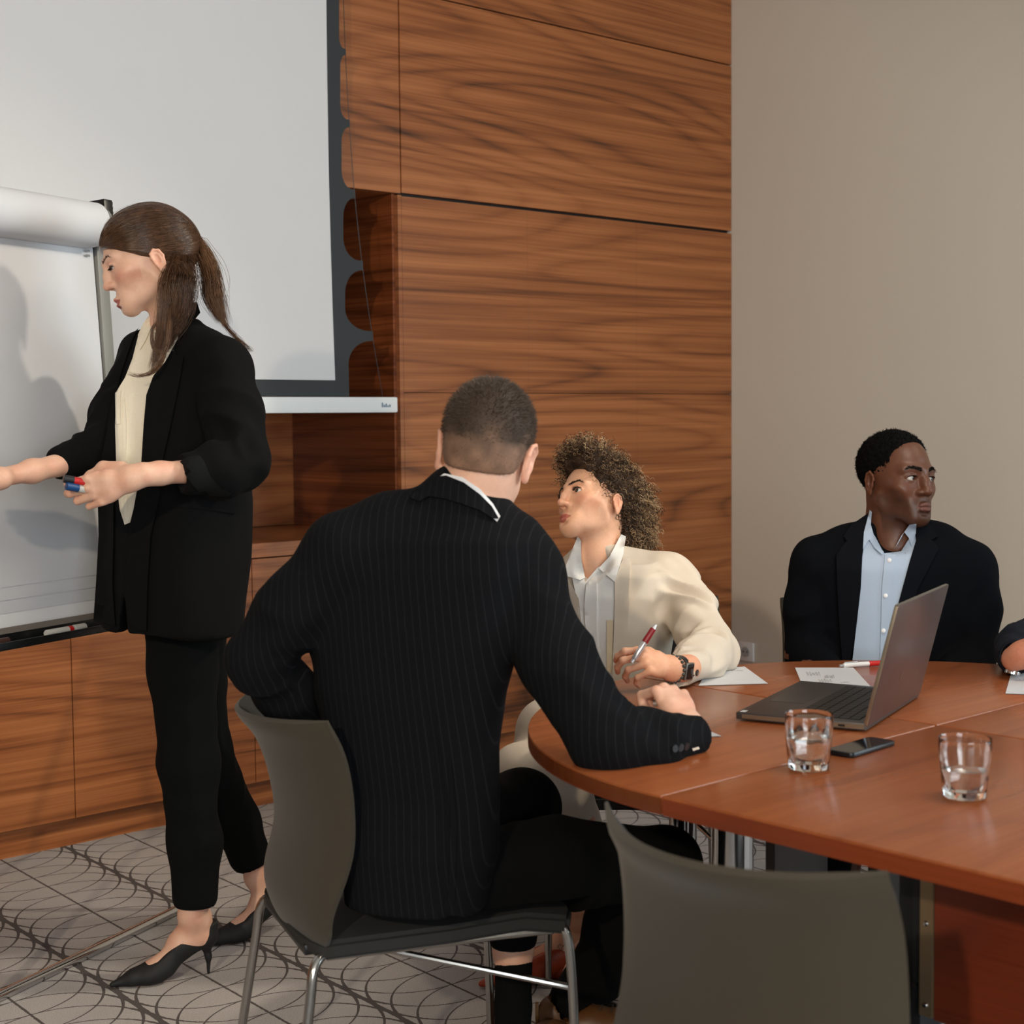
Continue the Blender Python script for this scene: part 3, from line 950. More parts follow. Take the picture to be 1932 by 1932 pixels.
def make_chair(name, label, loc, rz, group=None):
    t = thing(name, label, 'chair', loc, rz, group)
    prof = [(.405, -.205), (.47, -.222), (.57, -.205), (.66, -.216), (.74, -.243), (.79, -.284)]
    A, B_ = shell(prof, lambda q: float(np.interp(q, [0, .12, .45, .8, 1], [.172, .206, .215, .214, .213])), lambda q: float(np.interp(q, [0, .3, 1], [.02, .05, .100])), .020)
    k, n1 = A.shape[:2]
    V = np.concatenate([A.reshape(-1, 3), B_.reshape(-1, 3)]); o = k * n1
    mb = MB(); Fo = []; Fi = []; Fe = []
    for i in range(k - 1):
        for j in range(n1 - 1):
            a = i * n1 + j; Fo.append((a, a + n1, a + n1 + 1, a + 1)); Fi.append((o + a, o + a + 1, o + a + n1 + 1, o + a + n1))
    for i in range(k - 1):
        for j in (0, n1 - 1):
            a = i * n1 + j; q = (a, o + a, o + a + n1, a + n1); Fe.append(q if j == 0 else q[::-1])
    for j in range(n1 - 1):
        for i in (0, k - 1):
            a = i * n1 + j; q = (a, a + 1, o + a + 1, o + a); Fe.append(q if i == 0 else q[::-1])
    mb.add(V, Fo + Fi + Fe); mb.mi = [0] * len(Fo) + [1] * len(Fi) + [0] * len(Fe)
    mb.build('backrest', [CH_OUT, CH_IN], t, 50)
    # seat pad
    bm = bmesh.new(); bmesh.ops.create_grid(bm, x_segments=16, y_segments=14, size=.5)
    for v in bm.verts:
        x, y = v.co.x, v.co.y; w = .43 - .05 * (x < 0) * abs(x) * 2
        rx = .25 - .03 * (abs(2 * y) ** 6)
        v.co = (x * 2 * rx + .030, y * w, .437 + .012 * x - .018 * (abs(2 * y) ** 3) * .4 - .02 * max(0, x - .3) / .2)
    ex = bmesh.ops.extrude_face_region(bm, geom=bm.faces[:])
    for v in ex['geom']:
        if isinstance(v, bmesh.types.BMVert): v.co.z -= .034; v.co.x *= .985; v.co.y *= .985
    bmesh.ops.recalc_face_normals(bm, faces=bm.faces[:])
    bmesh.ops.bevel(bm, geom=[e for e in bm.edges if e.calc_face_angle(0) > .9], offset=.008, segments=2, affect='EDGES')
    MB().bm(bm).build('seat', CH_IN, t, 60)
    MB().box((-.214, -.15, .392), (-.196, .15, .410), .003).build('seat_clamp', BLACKP, t)
    for sy in (-1, 1):
        MB().tube(spline([(.23, sy * .195, .40), (.247, sy * .203, .385), (.256, sy * .207, .30), (.266, sy * .212, .008)], 5), .0088, 12).build('leg', CH_CH, t)
        MB().tube(spline([(-.19, sy * .175, .398), (-.21, sy * .19, .378), (-.222, sy * .196, .30), (-.27, sy * .21, .008)], 5), .0088, 12).build('leg', CH_CH, t)
        MB().tube([(-.18, sy * .165, .392), (.225, sy * .195, .392)], .008, 10).build('seat_rail', CH_CH, t)
    MB().tube([(.258, -.207, .285), (-.19, .0, .385)], .006, 10).build('cross_brace', CH_CH, t)
    MB().tube([(.258, .207, .285), (-.19, .0, .385)], .006, 10).build('cross_brace', CH_CH, t)
    return t
def clone_chair(src, label, loc, rz):
    c = copy_tree(src); c.location = loc; c.rotation_euler = (0, 0, rz); c['label'] = label; return c
ch1 = make_chair('meeting_chair', 'taupe chair with chrome legs under the man in the pinstripe jacket', (1.705, 2.190, 0), math.radians(-20), 'meeting room chairs')
ch2 = clone_chair(ch1, 'empty taupe chair pushed to the table in the foreground', (1.59, 1.153, 0), 0)
ch3 = clone_chair(ch1, 'chair under the woman with curly hair', (2.705, 2.525, 0), math.radians(225)); ch3.scale = (1, 1, 1.05)
ch4 = clone_chair(ch1, 'chair under the man in the pale blue shirt', (3.387, 2.295, 0), math.radians(233))

# ------------------------------------------------------------------ things on the table
def sheet(label, pts, marks=()):
    P = [on_z(x, y, TZ + .0008) for x, y in pts]
    c = np.mean(P, 0); t = thing('paper_sheet', label, 'paper', tuple(c), group='loose sheets on the table')
    n = 4; V = []; Fc = []
    P = [np.array(p) for p in P]
    for i in range(n + 1):
        for j in range(n + 1):
            u, v = i / n, j / n
            V.append((1 - u) * (1 - v) * P[0] + u * (1 - v) * P[1] + u * v * P[2] + (1 - u) * v * P[3] + np.array([0, 0, .0006]))
    for i in range(n):
        for j in range(n): a = i * (n + 1) + j; Fc.append((a, a + n + 1, a + n + 2, a + 1))
    k = len(V); V2 = V + [p - np.array([0, 0, .0008]) for p in V]
    F2 = Fc + [tuple(i + k for i in f[::-1]) for f in Fc]
    MB().add(V2, F2).build('sheet', PAPER, t, world=True)
    if marks:
        mb = MB()
        for line in marks:
            Q = [on_z(x, y, TZ + .0022) for x, y in line]; mb.tube(Q, .0004, 4)
        mb.build('pencil_notes', mat('pencil_grey', lin(150, 150, 158), .7), t, world=True)
    return t
def scrib(x, y, w, n=9, h=4):
    return [(x + w * i / n, y + (h if i % 2 else -h) * random.uniform(.4, 1)) for i in range(n + 1)]
sheet('white sheet beside the beige sleeve, topmost of the paper under her elbow', [(1318, 1294), (1449, 1290), (1405, 1258), (1338, 1261)], [scrib(1362, 1265, 40, 14, .8)])
sheet('white sheet with small sketches beside the white and red pen', [(1500, 1260), (1610, 1260), (1642, 1295), (1514, 1294)], [scrib(1522, 1271, 26), scrib(1556, 1276, 18), scrib(1545, 1284, 24), scrib(1586, 1287, 16, 6, 1)])
sheet('white sheet under the writing hand of the man in pinstripes', [(1255, 1395), (1361, 1389), (1318, 1371), (1245, 1376)])
sheet('white sheet at the right edge of the picture under the wristwatch', [(1897, 1309), (1990, 1312), (1990, 1272), (1908, 1270)], [scrib(1916, 1283, 30, 8, 1)])

# pen with white barrel and red grip
a = on_z(1584, 1256, TZ + .006); b = on_z(1672, 1250, TZ + .006)
def ballpen(label, a, b, body, grip, gf=(.62, .95), r=.0052, name='ballpoint_pen'):
    a = np.array(a, float); b = np.array(b, float); d = b - a
    t = thing(name, label, 'pen', tuple((a + b) / 2))
    MB().tube([a + d * .08, a + d * .1, a + d * gf[0]], [r * .8, r, r], 14).build('barrel', body, t, world=True)
    MB().tube([a + d * gf[0], a + d * (gf[0] + .02), a + d * gf[1]], [r, r * 1.15, r * 1.05], 14).build('grip', grip, t, world=True)
    MB().tube([a + d * gf[1], b - d * .01, b], [r, r * .5, r * .2], 12).build('tip', SILV, t, world=True)
    MB().tube([a, a + d * .085], r * .55, 10).build('push_button', SILV, t, world=True)
    up = np.array([0, 0, r * 1.2])
    MB().tube([a + d * .1 + up, a + d * .38 + up * 1.1], r * .25, 6).build('clip', SILV, t, world=True)
    return t
ballpen('white ballpoint pen with red grip lying above the sketched sheet', a, b, WHITEP, REDP)

# laptop
lA = on_z(1396, 1357, TZ); lB = on_z(1627, 1386, TZ); lC = on_z(1512, 1297, TZ); lD = on_z(1733, 1319, TZ)
e1 = unit((lC - lA) + (lD - lB)); e1[2] = 0; e1 = unit(e1); f1 = np.array([e1[1], -e1[0], 0])
LW = .5 * (np.dot(lC - lA, e1) + np.dot(lD - lB, e1)); LD = .5 * (np.dot(lB - lA, f1) + np.dot(lD - lC, f1))
lo_ = .25 * (lA + (lB - f1 * LD) + (lC - e1 * LW) + (lD - e1 * LW - f1 * LD)); lo_[2] = TZ
lap = thing('laptop', 'open dark grey laptop with lid facing the empty chairs', 'laptop', tuple(lo_))
LM = Matrix.Translation(lo_) @ Matrix((e1, f1, (0, 0, 1))).transposed().to_4x4()      # x across, y towards hinge, z up (left-handed kept out by flip below)
def lpt(x, y, z): return lo_ + e1 * x + f1 * y + np.array([0, 0, z])
def lbox(name, lo, hi, m, bev=.0, par=None, fn=lpt, smooth=35):
    mb = MB().box(lo, hi, bev); mb.v = [tuple(fn(*p)) for p in mb.v]; mb.f = [f[::-1] for f in mb.f]
    return mb.build(name, m, par or lap, smooth, world=True)
LGREY = mat('laptop_grey', lin(78, 76, 76), .38, .55); LDK = mat('laptop_keys', lin(24, 24, 25), .5); LEDGE = mat('laptop_edge', lin(150, 140, 124), .3, .8)
base = lbox('base', (0, 0, .003), (LW, LD, .0165), LGREY, .003)
lbox('side_rim', (-.0006, .012, .006), (.002, LD - .004, .0135), LEDGE, 0, base)
lbox('touchpad', (LW * .5 - .055, .018, .0163), (LW * .5 + .055, .085, .0169), mat('laptop_pad', lin(66, 64, 64), .32, .4), 0, base)
kb = lbox('keyboard_tray', (.022, .102, .0160), (LW - .022, LD - .018, .0167), LDK, 0, base)
ky = (LD - .018 - .104) / 6; kx = (LW - .048) / 15
for r_ in range(6):
    for c_ in range(15):
        if r_ == 0 and 4 <= c_ <= 8:
            if c_ > 4: continue
            w_ = 5
        else: w_ = 1
        lbox('key', (.024 + c_ * kx + .001, .104 + r_ * ky + .001, .0167), (.024 + (c_ + w_) * kx - .001, .104 + (r_ + 1) * ky - .001, .0181), LDK, 0, base, smooth=False)
lbox('port', (-.0012, LD - .05, .0075), (.0, LD - .038, .0115), BLACKP, 0, base); lbox('port', (-.0012, LD - .075, .0075), (.0, LD - .066, .0115), BLACKP, 0, base)
lbox('sticker', (.006, .006, .0165), (.022, .016, .0168), mat('sticker_white', lin(205, 208, 210), .5), 0, base)
la = math.radians(104); LH = .222
def lidpt(x, y, z):   # y up the lid, z outwards (back of lid)
    w = np.array([0, 0, 1]) * math.sin(la) - f1 * math.cos(la); q = f1 * math.sin(la) + np.array([0, 0, 1]) * math.cos(la)
    return lo_ + e1 * x + f1 * (LD - .004) + np.array([0, 0, .012]) + w * y + q * z
lid = lbox('lid', (0, 0, 0), (LW, LH, .0065), mat('lid_brown_grey', lin(98, 84, 82), .33, .55), .002, None, lidpt)
lbox('lid_rim', (-.0008, .002, -.0008), (.0025, LH - .001, .0056), LEDGE, .0005, lid, lidpt)
lbox('lid_rim', (0, LH - .002, -.0005), (LW, LH + .0006, .0056), mat('lid_rim_dark', lin(112, 108, 102), .35, .6), 0, lid, lidpt)
lbox('display', (.008, .012, -.0009), (LW - .008, LH - .008, -.0004), mat('display_black', lin(10, 10, 12), .1), 0, lid, lidpt)
lbox('badge', (LW * .42, .060, .0064), (LW * .45, .078, .0069), mat('badge_grey', lin(112, 98, 96), .3, .7), 0, lid, lidpt)
lbox('badge', (LW * .47, .060, .0064), (LW * .485, .066, .0069), mat('badge_grey2', lin(112, 98, 96), .3, .7), 0, lid, lidpt)

# phone
ph = [on_z(x, y, TZ) for x, y in ((1567, 1422), (1597, 1433), (1682, 1409), (1650, 1396))]
pa, pb, pcn, pdn = [np.array(p) for p in ph]
pe = unit(pcn - pb + pdn - pa); pf = np.array([-pe[1], pe[0], 0]); pl = .5 * (np.linalg.norm(pcn - pb) + np.linalg.norm(pdn - pa)); pw = .5 * (np.linalg.norm(pa - pb) + np.linalg.norm(pcn - pdn)); pc0 = np.mean(ph, 0)
phone = thing('smartphone', 'black smartphone lying face up behind the nearer-left water glass', 'phone', tuple(pc0))
def pbox(name, l, w, z0, z1, m, bev):
    mb = MB(); k = 6; poly = []
    for (sx, sy) in ((1, 1), (-1, 1), (-1, -1), (1, -1)):
        a0 = {(1, 1): 0, (-1, 1): 90, (-1, -1): 180, (1, -1): 270}[(sx, sy)]
        for i in range(k + 1):
            a = math.radians(a0 + 90 * i / k); poly.append((sx * (l / 2 - .009) + .009 * math.cos(a), sy * (w / 2 - .009) + .009 * math.sin(a)))
    mb.prism(poly, z0, z1, bev); mb.v = [tuple(pc0 + pe * p[0] + pf * p[1] + np.array([0, 0, p[2]])) for p in mb.v]
    return mb.build(name, m, phone, 40, world=True)
pbox('body', pl, pw, .0005, .0085, mat('phone_body', lin(30, 34, 38), .25, .5), .002)
pbox('screen', pl - .005, pw - .005, .0083, .0088, mat('phone_glass', lin(6, 6, 7), .04), 0)

# water glasses
GL = bpy.data.materials.new('clear_glass'); g2 = NT(GL); g2.sock('Transmission Weight', 1.0); g2.sock('Roughness', 0.0); g2.sock('IOR', 1.45); g2.sock('Base Color', (.97, .99, .99, 1))
WT = bpy.data.materials.new('water'); g3 = NT(WT); g3.sock('Transmission Weight', 1.0); g3.sock('Roughness', 0.0); g3.sock('IOR', 1.33); g3.sock('Base Color', (.98, .99, 1, 1))
def glass(label, px, py, h=.087, r=.0385, rb=.031, fill=.045):
    c = on_z(px, py, TZ); t = thing('water_glass', label, 'glass', tuple(c), group='water glasses')
    def fl(a, z): return 1 + (.030 * (abs(math.cos(a * 4.5)) - .6) if z < h * .62 else 0)
    outer = [(rb * .92, 0), (rb, .003), (rb + (r - rb) * .35, h * .35), (rb + (r - rb) * .62, h * .60), (rb + (r - rb) * .80, h * .64), (r - .0005, h * .97), (r - .001, h)]
    inner = [(r - .0016, h * .985), (r - .0020, h * .9), (rb + (r - rb) * .76 - .0024, h * .62), (rb - .0015, h * .25), (rb - .006, .011), (.002, .010)]
    MB().lathe(outer + inner, (0, 0, .0006), 54, True, True, fl).build('tumbler', GL, t, 60)
    fz = fill; ri = lambda z: float(np.interp(z, [.0115, h * .25, h * .62, h * .9], [rb - .0063, rb - .0018, rb + (r - rb) * .76 - .0027, r - .0023]))
    prof = [(.002, .0112)] + [(ri(z) - .0002, z) for z in np.linspace(.0118, fz, 7)] + [(.002, fz)]
    MB().lathe(prof, (0, 0, .0006), 40).build('water', WT, t, 60)
    return t
glass('left water glass, the one beside the smartphone', 1526, 1450, .087, .0385, .0325, .052)
glass('right water glass, standing alone near the corner of the picture', 1820, 1504, .087, .0385, .031, .042)
# ------------------------------------------------------------------ people: heads, hands, skin, cloth
def skin_mat(name, rough=.48, sss=.12, tint=(1, .35, .2)):
    m = bpy.data.materials.new(name); t = NT(m)
    a = t.n.new('ShaderNodeVertexColor'); a.layer_name = 'Col'
    nz = t.noise(t.coord(), 160, 3, .6)
    t.sock('Base Color', t.mix(.12, a.outputs[0], t.ramp(nz, [(.3, (.1, .05, .03, 1)), (.7, (.9, .7, .6, 1))]), 'SOFT_LIGHT'))
    t.sock('Roughness', rough); t.sock('Specular IOR Level', .4)
    t.sock('Subsurface Weight', sss); t.bsdf.inputs['Subsurface Radius'].default_value = (.012, .004, .002); t.sock('Subsurface Scale', .6)
    t.bump(t.noise(t.coord(), 900, 2, .6), .06, .0005)
    return m


def cloth(name, col, rough=.85, weave=900, amt=.1, sheen=.1, stripe=None, spec=.25):
    m = bpy.data.materials.new(name); t = NT(m)
    nz = t.noise(t.coord(), weave, 2, .7)
    d = tuple(c * (1 - amt) for c in col[:3]) + (1,); l = tuple(min(1, c * (1 + amt)) for c in col[:3]) + (1,)
    base = t.ramp(nz, [(.3, d), (.7, l)])
    if stripe:
        R3, sp, w, c2 = stripe                # stripe coordinate row vector, spacing, width, colour
        x, y, z = t.sep(t.coord())
        q = t.m('ADD', t.m('ADD', t.m('MULTIPLY', x, R3[0]), t.m('MULTIPLY', y, R3[1])), t.m('MULTIPLY', z, R3[2]))
        fr = t.m('ABSOLUTE', t.m('SUBTRACT', t.m('FRACT', t.m('ADD', t.m('DIVIDE', q, sp), 100.0)), .5))
        k = t.m('MULTIPLY', t.m('LESS_THAN', fr, w), t.m('ADD', .45, t.m('MULTIPLY', nz, .8)))
        base = t.mix(k, base, c2)
    t.sock('Base Color', base); t.sock('Roughness', rough); t.sock('Sheen Weight', sheen); t.sock('Specular IOR Level', spec)
    t.bump(nz, .15, .0006)
    return m


def hair_mat(name, root, tip, rough=.36, aniso=.6, spec=.5, objvar=True):
    m = bpy.data.materials.new(name); t = NT(m)
    co = t.coord()
    nz = t.noise(co, 60, 3, .7)
    t.sock('Base Color', t.ramp(nz, [(.3, root), (.72, tip)])); t.sock('Roughness', rough); t.sock('Specular IOR Level', spec)
    return m


EYE_M = bpy.data.materials.new('eyeball'); et = NT(EYE_M)
ea = et.n.new('ShaderNodeVertexColor'); ea.layer_name = 'Col'; et.sock('Base Color', ea.outputs[0]); et.sock('Roughness', .12); et.sock('Coat Weight', .6); et.sock('Coat Roughness', .03)


def frame(fwd, up):
    """columns: left-of-person x, forward y, up z"""
    f = unit(fwd); z = unit(np.array(up) - f * np.dot(up, f)); x = np.cross(f, z)
    return np.stack([x, f, z], 1)          # +x = person's right


def head_sdf(q):
    g = lambda k, d: q.get(k, d)
    s = Sdf()
    wj = g('jaw', 1.0); wf = g('wide', 1.0)
    s.ell((0, -.010, .034), (.0745 * wf, .097, .084))
    s.ell((0, .020, -.018 + .5 * g('chinz', 0)), (.064 * wf, .0715, .088 - .5 * g('chinz', 0)), .03)
    for e in (-1, 1):
        s.cone((e * .047 * wj, .002, -.058), (e * .017 * wj, .068, -.0985 + g('chinz', 0)), .017, .0155, .03)
        s.ell((e * .043 * wf, .055, -.030), (.023, .022, .026), .028)
        s.cone((e * .010, .0885, .0175), (e * .046, .072, .019), .0085 * g('brow', 1), .0085, .016)
    cz = g('chinz', 0)
    s.ell((0, .073 + g('chinf', 0), -.1005 + cz), (.021 * wj, .0165, .0165), .022)
    s.ell((0, .073, -.070), (.034, .0205, .027), .02)
    for e in (-1, 1): s.ell((e * .070, .050, -.066), (.020, .034, .030), .022, 's')                      # muzzle
    for e in (-1, 1):
        s.ell((e * .0335, .1055, -.0005), (.0205, .0185, .0135), .016, 's')    # socket
    nl = g('nose', 1.0); nw = g('nosew', 1.0); nb = g('bump', 0)
    tip = np.array([0, .0880 + .0215 * nl, -.0355 + g('nosez', 0)])
    mid = np.array([0, .0900 + .0095 * nl + nb, -.012])
    s.chain([(0, .0865 + q.get('nasion', 0), .015), mid, tip + (0, -.0025, .003)], [.0075, .0072 * nw, .0085 * nw], .012)
    s.ell(tip, (.0098 * nw, .0095, .0085), .007)
    for e in (-1, 1):
        s.ell((e * .0115 * nw, tip[1] - .0150, tip[2] - .0020), (.0070 * nw, .0125, .0068), .008)
        s.ell((e * .0056 * nw, tip[1] - .0070, tip[2] - .0095), (.0024, .0042, .0034), .002, 's')
    # eyelids with an almond opening
    op = g('eyeopen', 1.0)
    for e in (-1, 1):
        c = np.array([e * .0315, .0735, -.001])
        s.ell(c, (.0160, .0156, .0148), .006)
        a = e * math.radians(-5); rot = np.array([[math.cos(a), 0, -math.sin(a)], [0, 1, 0], [math.sin(a), 0, math.cos(a)]])
        s.ell(c + np.array([0, .0125, -.0006 - (1 - op) * .002]), (.0152, .0125, .0054 * op), .0018, 's', rot)
        s.chain([c + np.array(p) for p in ((-.0155, .0065, .001), (-.007, .0140, .0068), (.003, .0147, .0072), (.0155, .0068, .0005))], [.0016, .0022, .0022, .0016], .003)
    # lips
    lp = g('lips', 1.0); lo_ = g('lipo', 0.0); lf = g('lipf', 0.0)
    s.chain([(-.0265, .0805, -.0726), (-.012, .0920 + lf, -.0688), (-.003, .0950 + lf, -.0672), (.003, .0950 + lf, -.0672), (.012, .0920 + lf, -.0688), (.0265, .0805, -.0726)], [.0016, .0042 * lp, .0046 * lp, .0046 * lp, .0042 * lp, .0016], .0035)
    s.chain([(-.024, .0810, -.0745 - lo_ * .3), (-.011, .0910 + lf, -.0790 - lo_), (0, .0935 + lf, -.0800 - lo_), (.011, .0910 + lf, -.0790 - lo_), (.024, .0810, -.0745 - lo_ * .3)], [.0016, .0048 * lp, .0056 * lp, .0048 * lp, .0016], .0035)
    zl = -.0733 - lo_ * .55
    s.chain([(-.0260, .0855, -.0728), (-.011, .0980 + lf, zl), (0, .1005 + lf, zl + .0004), (.011, .0980 + lf, zl), (.0260, .0855, -.0728)], [.0005, .0012 + lo_ * .45, .0014 + lo_ * .5, .0012 + lo_ * .45, .0005], .0015, 's')
    s.ell((0, .0965, -.0895), (.015, .0065, .0045), .008, 's')
    # ears
    es = g('ear', 1.0); fl = g('flare', .22)
    for e in (-1, 1):
        a = e * fl; R = np.array([[math.cos(a), math.sin(a), 0], [-math.sin(a), math.cos(a), 0], [0, 0, 1]])
        b = math.radians(-14); T = np.array([[1, 0, 0], [0, math.cos(b), -math.sin(b)], [0, math.sin(b), math.cos(b)]])
        R = R @ T; c = np.array([e * .0755 * wf, -.010, -.010 + g('earz', 0)])
        tr = lambda p: c + R @ (np.array(p) * es * np.array([e, 1, 1]))
        s.ell(tr((.004, -.004, 0)), np.array((.0050, .0165, .0275)) * es, .006, 'u', R)
        s.ell(tr((.0100, -.001, .001)), np.array((.0080, .0110, .0190)) * es, .002, 's', R)
        rim = [(.0015, .011, .010), (.0055, .008, .023), (.0075, -.004, .0295), (.0085, -.016, .022), (.0085, -.0195, .006), (.0065, -.014, -.012), (.004, -.005, -.024)]
        s.chain([tr(p) for p in rim], [.0030 * es, .0033 * es, .0036 * es, .0038 * es, .0036 * es, .0033 * es, .004 * es], .002)
        s.chain([tr(p) for p in ((.0065, -.011, .012), (.006, -.0095, -.006), (.0045, -.001, -.013))], [.0022 * es, .0025 * es, .002 * es], .003)
        s.ell(tr((.003, .006, -.004)), np.array((.004, .0045, .006)) * es, .004, 'u', R)      # tragus
        s.ell(tr((.0035, .0005, -.025)), np.array((.0042, .0075, .0085)) * es, .005, 'u', R)  # lobe
    for (a, b, ra, rb) in g('neck', []):
        s.cone(a, b, ra, rb, .025)
    return s


def make_head(q, R, org, sc, vox=.0017, cut=-.235):
    s = head_sdf(q)
    lo = np.array([-.11, -.16, cut]); hi = np.array([.11, .13, .13])
    V, F = s.mesh(vox / sc, lo, hi, 2)
    C = head_colors(V, q)
    q['local'] = (V, F)
    return np.array(org) + (V * sc) @ R.T, F, C


def head_colors(V, q):
    x, y, z = V.T; ax = np.abs(x)
    C = np.tile(np.array(q['skin'][:3]), (len(V), 1))
    def blend(w, col):
        nonlocal C
        w = np.clip(w, 0, 1)[:, None]; C = C * (1 - w) + np.array(col[:3]) * w
    g = lambda d2: np.exp(-d2)
    blend(.55 * q.get('blush', .5) * g(((ax - .046) / .02) ** 2 + ((z + .028) / .018) ** 2) * (y > .03), q['blushc'])
    blend(.35 * q.get('blush', .5) * g(((ax) / .014) ** 2 + ((z + .036) / .012) ** 2) * (y > .095), q['blushc'])
    blend(.25 * (ax > .072) * (y < .02) * (z < .03) * (z > -.045), q['blushc'])      # ears
    lf = q.get('lipf', 0); lo_ = q.get('lipo', 0)
    zc = -.0733 - lo_ * .55
    up = np.interp(ax, [0, .004, .012, .0265], [.0100, .0108, .0085, .0008]) * q.get('lips', 1) ** .5; dn = np.interp(ax, [0, .011, .0245], [.0118 + lo_, .0102 + lo_ * .8, .001]) * q.get('lips', 1) ** .5
    e = np.clip((up - (z - zc)) / .0018, 0, 1) * np.clip((dn - (zc - z)) / .0018, 0, 1) * (ax < .0266) * (y > .072)
    blend(.85 * e, q['lip'])
    bz = q.get('browz', .0205) + np.interp(ax, [.010, .030, .040, .052], [-.003, .0035, .004, -.004])
    bw = np.interp(ax, [.010, .018, .035, .052], [.0036, .0042, .0034, .0014]) * q.get('browt', 1)
    e = np.clip(1.35 - np.abs(z - bz) / bw, 0, 1) * np.clip((ax - .009) / .004, 0, 1) * np.clip((.054 - ax) / .006, 0, 1) * (y > .05)
    blend(q.get('browk', .85) * e, q['browc'])
    # upper lash line and lid shade colour
    ex = ax - .0315
    zl = .0042 * q.get('eyeopen', 1) * 1.17 * np.sqrt(np.clip(1 - (ex / .0156) ** 2, 0, 1)) - .0012
    e = np.clip(1 - np.abs(z - zl - .0012) / .0016, 0, 1) * (np.abs(ex) < .0155) * (y > .07)
    blend(q.get('lash', .8) * e, (.012, .008, .006))
    e = np.clip(1 - np.abs(z + zl + .0045) / .0012, 0, 1) * (np.abs(ex) < .014) * (y > .07)
    blend(.35 * q.get('lash', .8) * e, (.02, .012, .01))
    blend(.35 * g((ex / .017) ** 2 + ((z - .009) / .006) ** 2) * (y > .06), q.get('lid', q['blushc']))
    if 'beard' in q:
        k, col = q['beard']
        e = np.clip((-.052 - z + .02 * np.clip((ax - .035) / .03, 0, 1)) / .012, 0, 1) * (y > -.0) * np.clip((z + .14) / .02, 0, 1)
        mo = np.clip(1 - np.abs(z + .0585) / .008, 0, 1) * (ax < .03) * (y > .08)
        blend(k * np.maximum(e, mo), col)
    for (p, r, col) in q.get('spots', []):
        blend(1.0 * (np.linalg.norm(V - np.array(p), axis=1) < r), col)
    return C


def eyeball(parent, R, org, sc, e, gaze, iris, dark=1):
    c = np.array([e * .0315, .0735, -.001])
    V = []; n, m_ = 28, 20
    for i in range(m_ + 1):
        th = math.pi * i / m_
        for j in range(n): V.append((math.sin(th) * math.cos(2 * math.pi * j / n), math.sin(th) * math.sin(2 * math.pi * j / n), math.cos(th)))
    V = np.array(V); F = [(i * n + j, i * n + (j + 1) % n, (i + 1) * n + (j + 1) % n, (i + 1) * n + j) for i in range(m_) for j in range(n)]
    gz = unit(gaze); a = unit(np.cross(gz, [0, 0, 1.0])); b = np.cross(gz, a)
    ang = np.arccos(np.clip(V[:, 2], -1, 1))
    C = np.where(ang[:, None] < .2, (.004, .004, .004), np.where(ang[:, None] < .52, iris, np.array((.72, .68, .64)) * dark))
    L = V[:, :1] * a + V[:, 1:2] * b + V[:, 2:] * gz
    L = c + L * .0138
    me = np_mesh('eye', np.array(org) + (L * sc) @ R.T, np.array(F)); paint(me, C)
    return link('eye', me, EYE_M, parent, True, None, world=True)


def hand_prims(s, wrist, R, sc=1.0, curl=None, spread=.0, thumb=None, side=1, k=.0035, arm=None, bend=None):
    """R columns: x towards thumb, y towards fingers, z back of the hand. curl: 4 x (mcp, pip, dip) degrees towards the palm"""
    w = np.array(wrist, float)
    P = lambda p: w + R @ (np.array(p, float) * sc)
    L = lambda r: r * sc
    s.chain([P((.004, -.02, .0)), P((.005, .012, 0)), P((.014, .05, .001)), P((.019, .078, .001))], [L(.017), L(.018), L(.0160), L(.0125)], .016)
    s.chain([P((-.005, -.02, 0)), P((-.006, .012, 0)), P((-.014, .05, 0)), P((-.022, .07, -.001))], [L(.0165), L(.0175), L(.0150), L(.0115)], .016)
    s.chain([P((.0, .02, .0)), P((.0, .080, .002))], [L(.0165), L(.0125)], .012)
    bx = [.027, .0095, -.0085, -.0255]; by = [.085, .090, .085, .076]
    ln = [(.043, .025, .021), (.047, .029, .022), (.043, .027, .022), (.034, .020, .019)]
    rr = [(.0092, .0082, .0075, .0062), (.0094, .0084, .0076, .0063), (.0090, .0080, .0072, .006), (.0080, .0071, .0064, .0054)]
    curl = curl or [(20, 30, 15)] * 4
    nails = []
    for i in range(4):
        p = np.array([bx[i], by[i], .002]); a = 0; pts = [p - np.array([0, .02, 0]), p]; r_ = [rr[i][0] * 1.02, rr[i][0]]
        sp = (bx[i] / .027) * spread + (bend[i] if bend else 0)
        for j in range(3):
            a += math.radians(curl[i][j])
            d = np.array([math.sin(sp) * math.cos(a * .6), math.cos(sp) * math.cos(a), -math.sin(a)]); d = unit(d)
            p = p + d * ln[i][j]; pts.append(p); r_.append(rr[i][j + 1])
        s.chain([P(q) for q in pts], [L(r) for r in r_], k)
        nails.append((P(pts[-1]), P(pts[-2])))
    th = thumb or [(.026, .020, -.006), (.046, .048, -.014), (.054, .080, -.016), (.050, .104, -.016)]
    s.chain([P(q) for q in th], [L(.0150), L(.0115), L(.0100), L(.0072)], .006)
    s.cone(P((.010, .014, -.008)), P(th[1]), L(.014), L(.0112), .012)
    if arm is not None:
        for (a, b, ra, rb) in arm: s.cone(a, b, ra, rb, .022)
    return nails


def skin_cols(V, skin, blushc, seed=0, joints=()):
    C = np.tile(np.array(skin[:3]), (len(V), 1))
    n = np.clip(vnoise(V * 40 + seed) * .25 + .10, 0, .25)[:, None]
    C = C * (1 - n) + np.array(blushc[:3]) * n
    for p, r in joints:
        w = np.exp(-(np.linalg.norm(V - np.array(p), axis=1) / r) ** 2)[:, None] * .28
        C = C * (1 - w) + np.array(blushc[:3]) * w
    return C


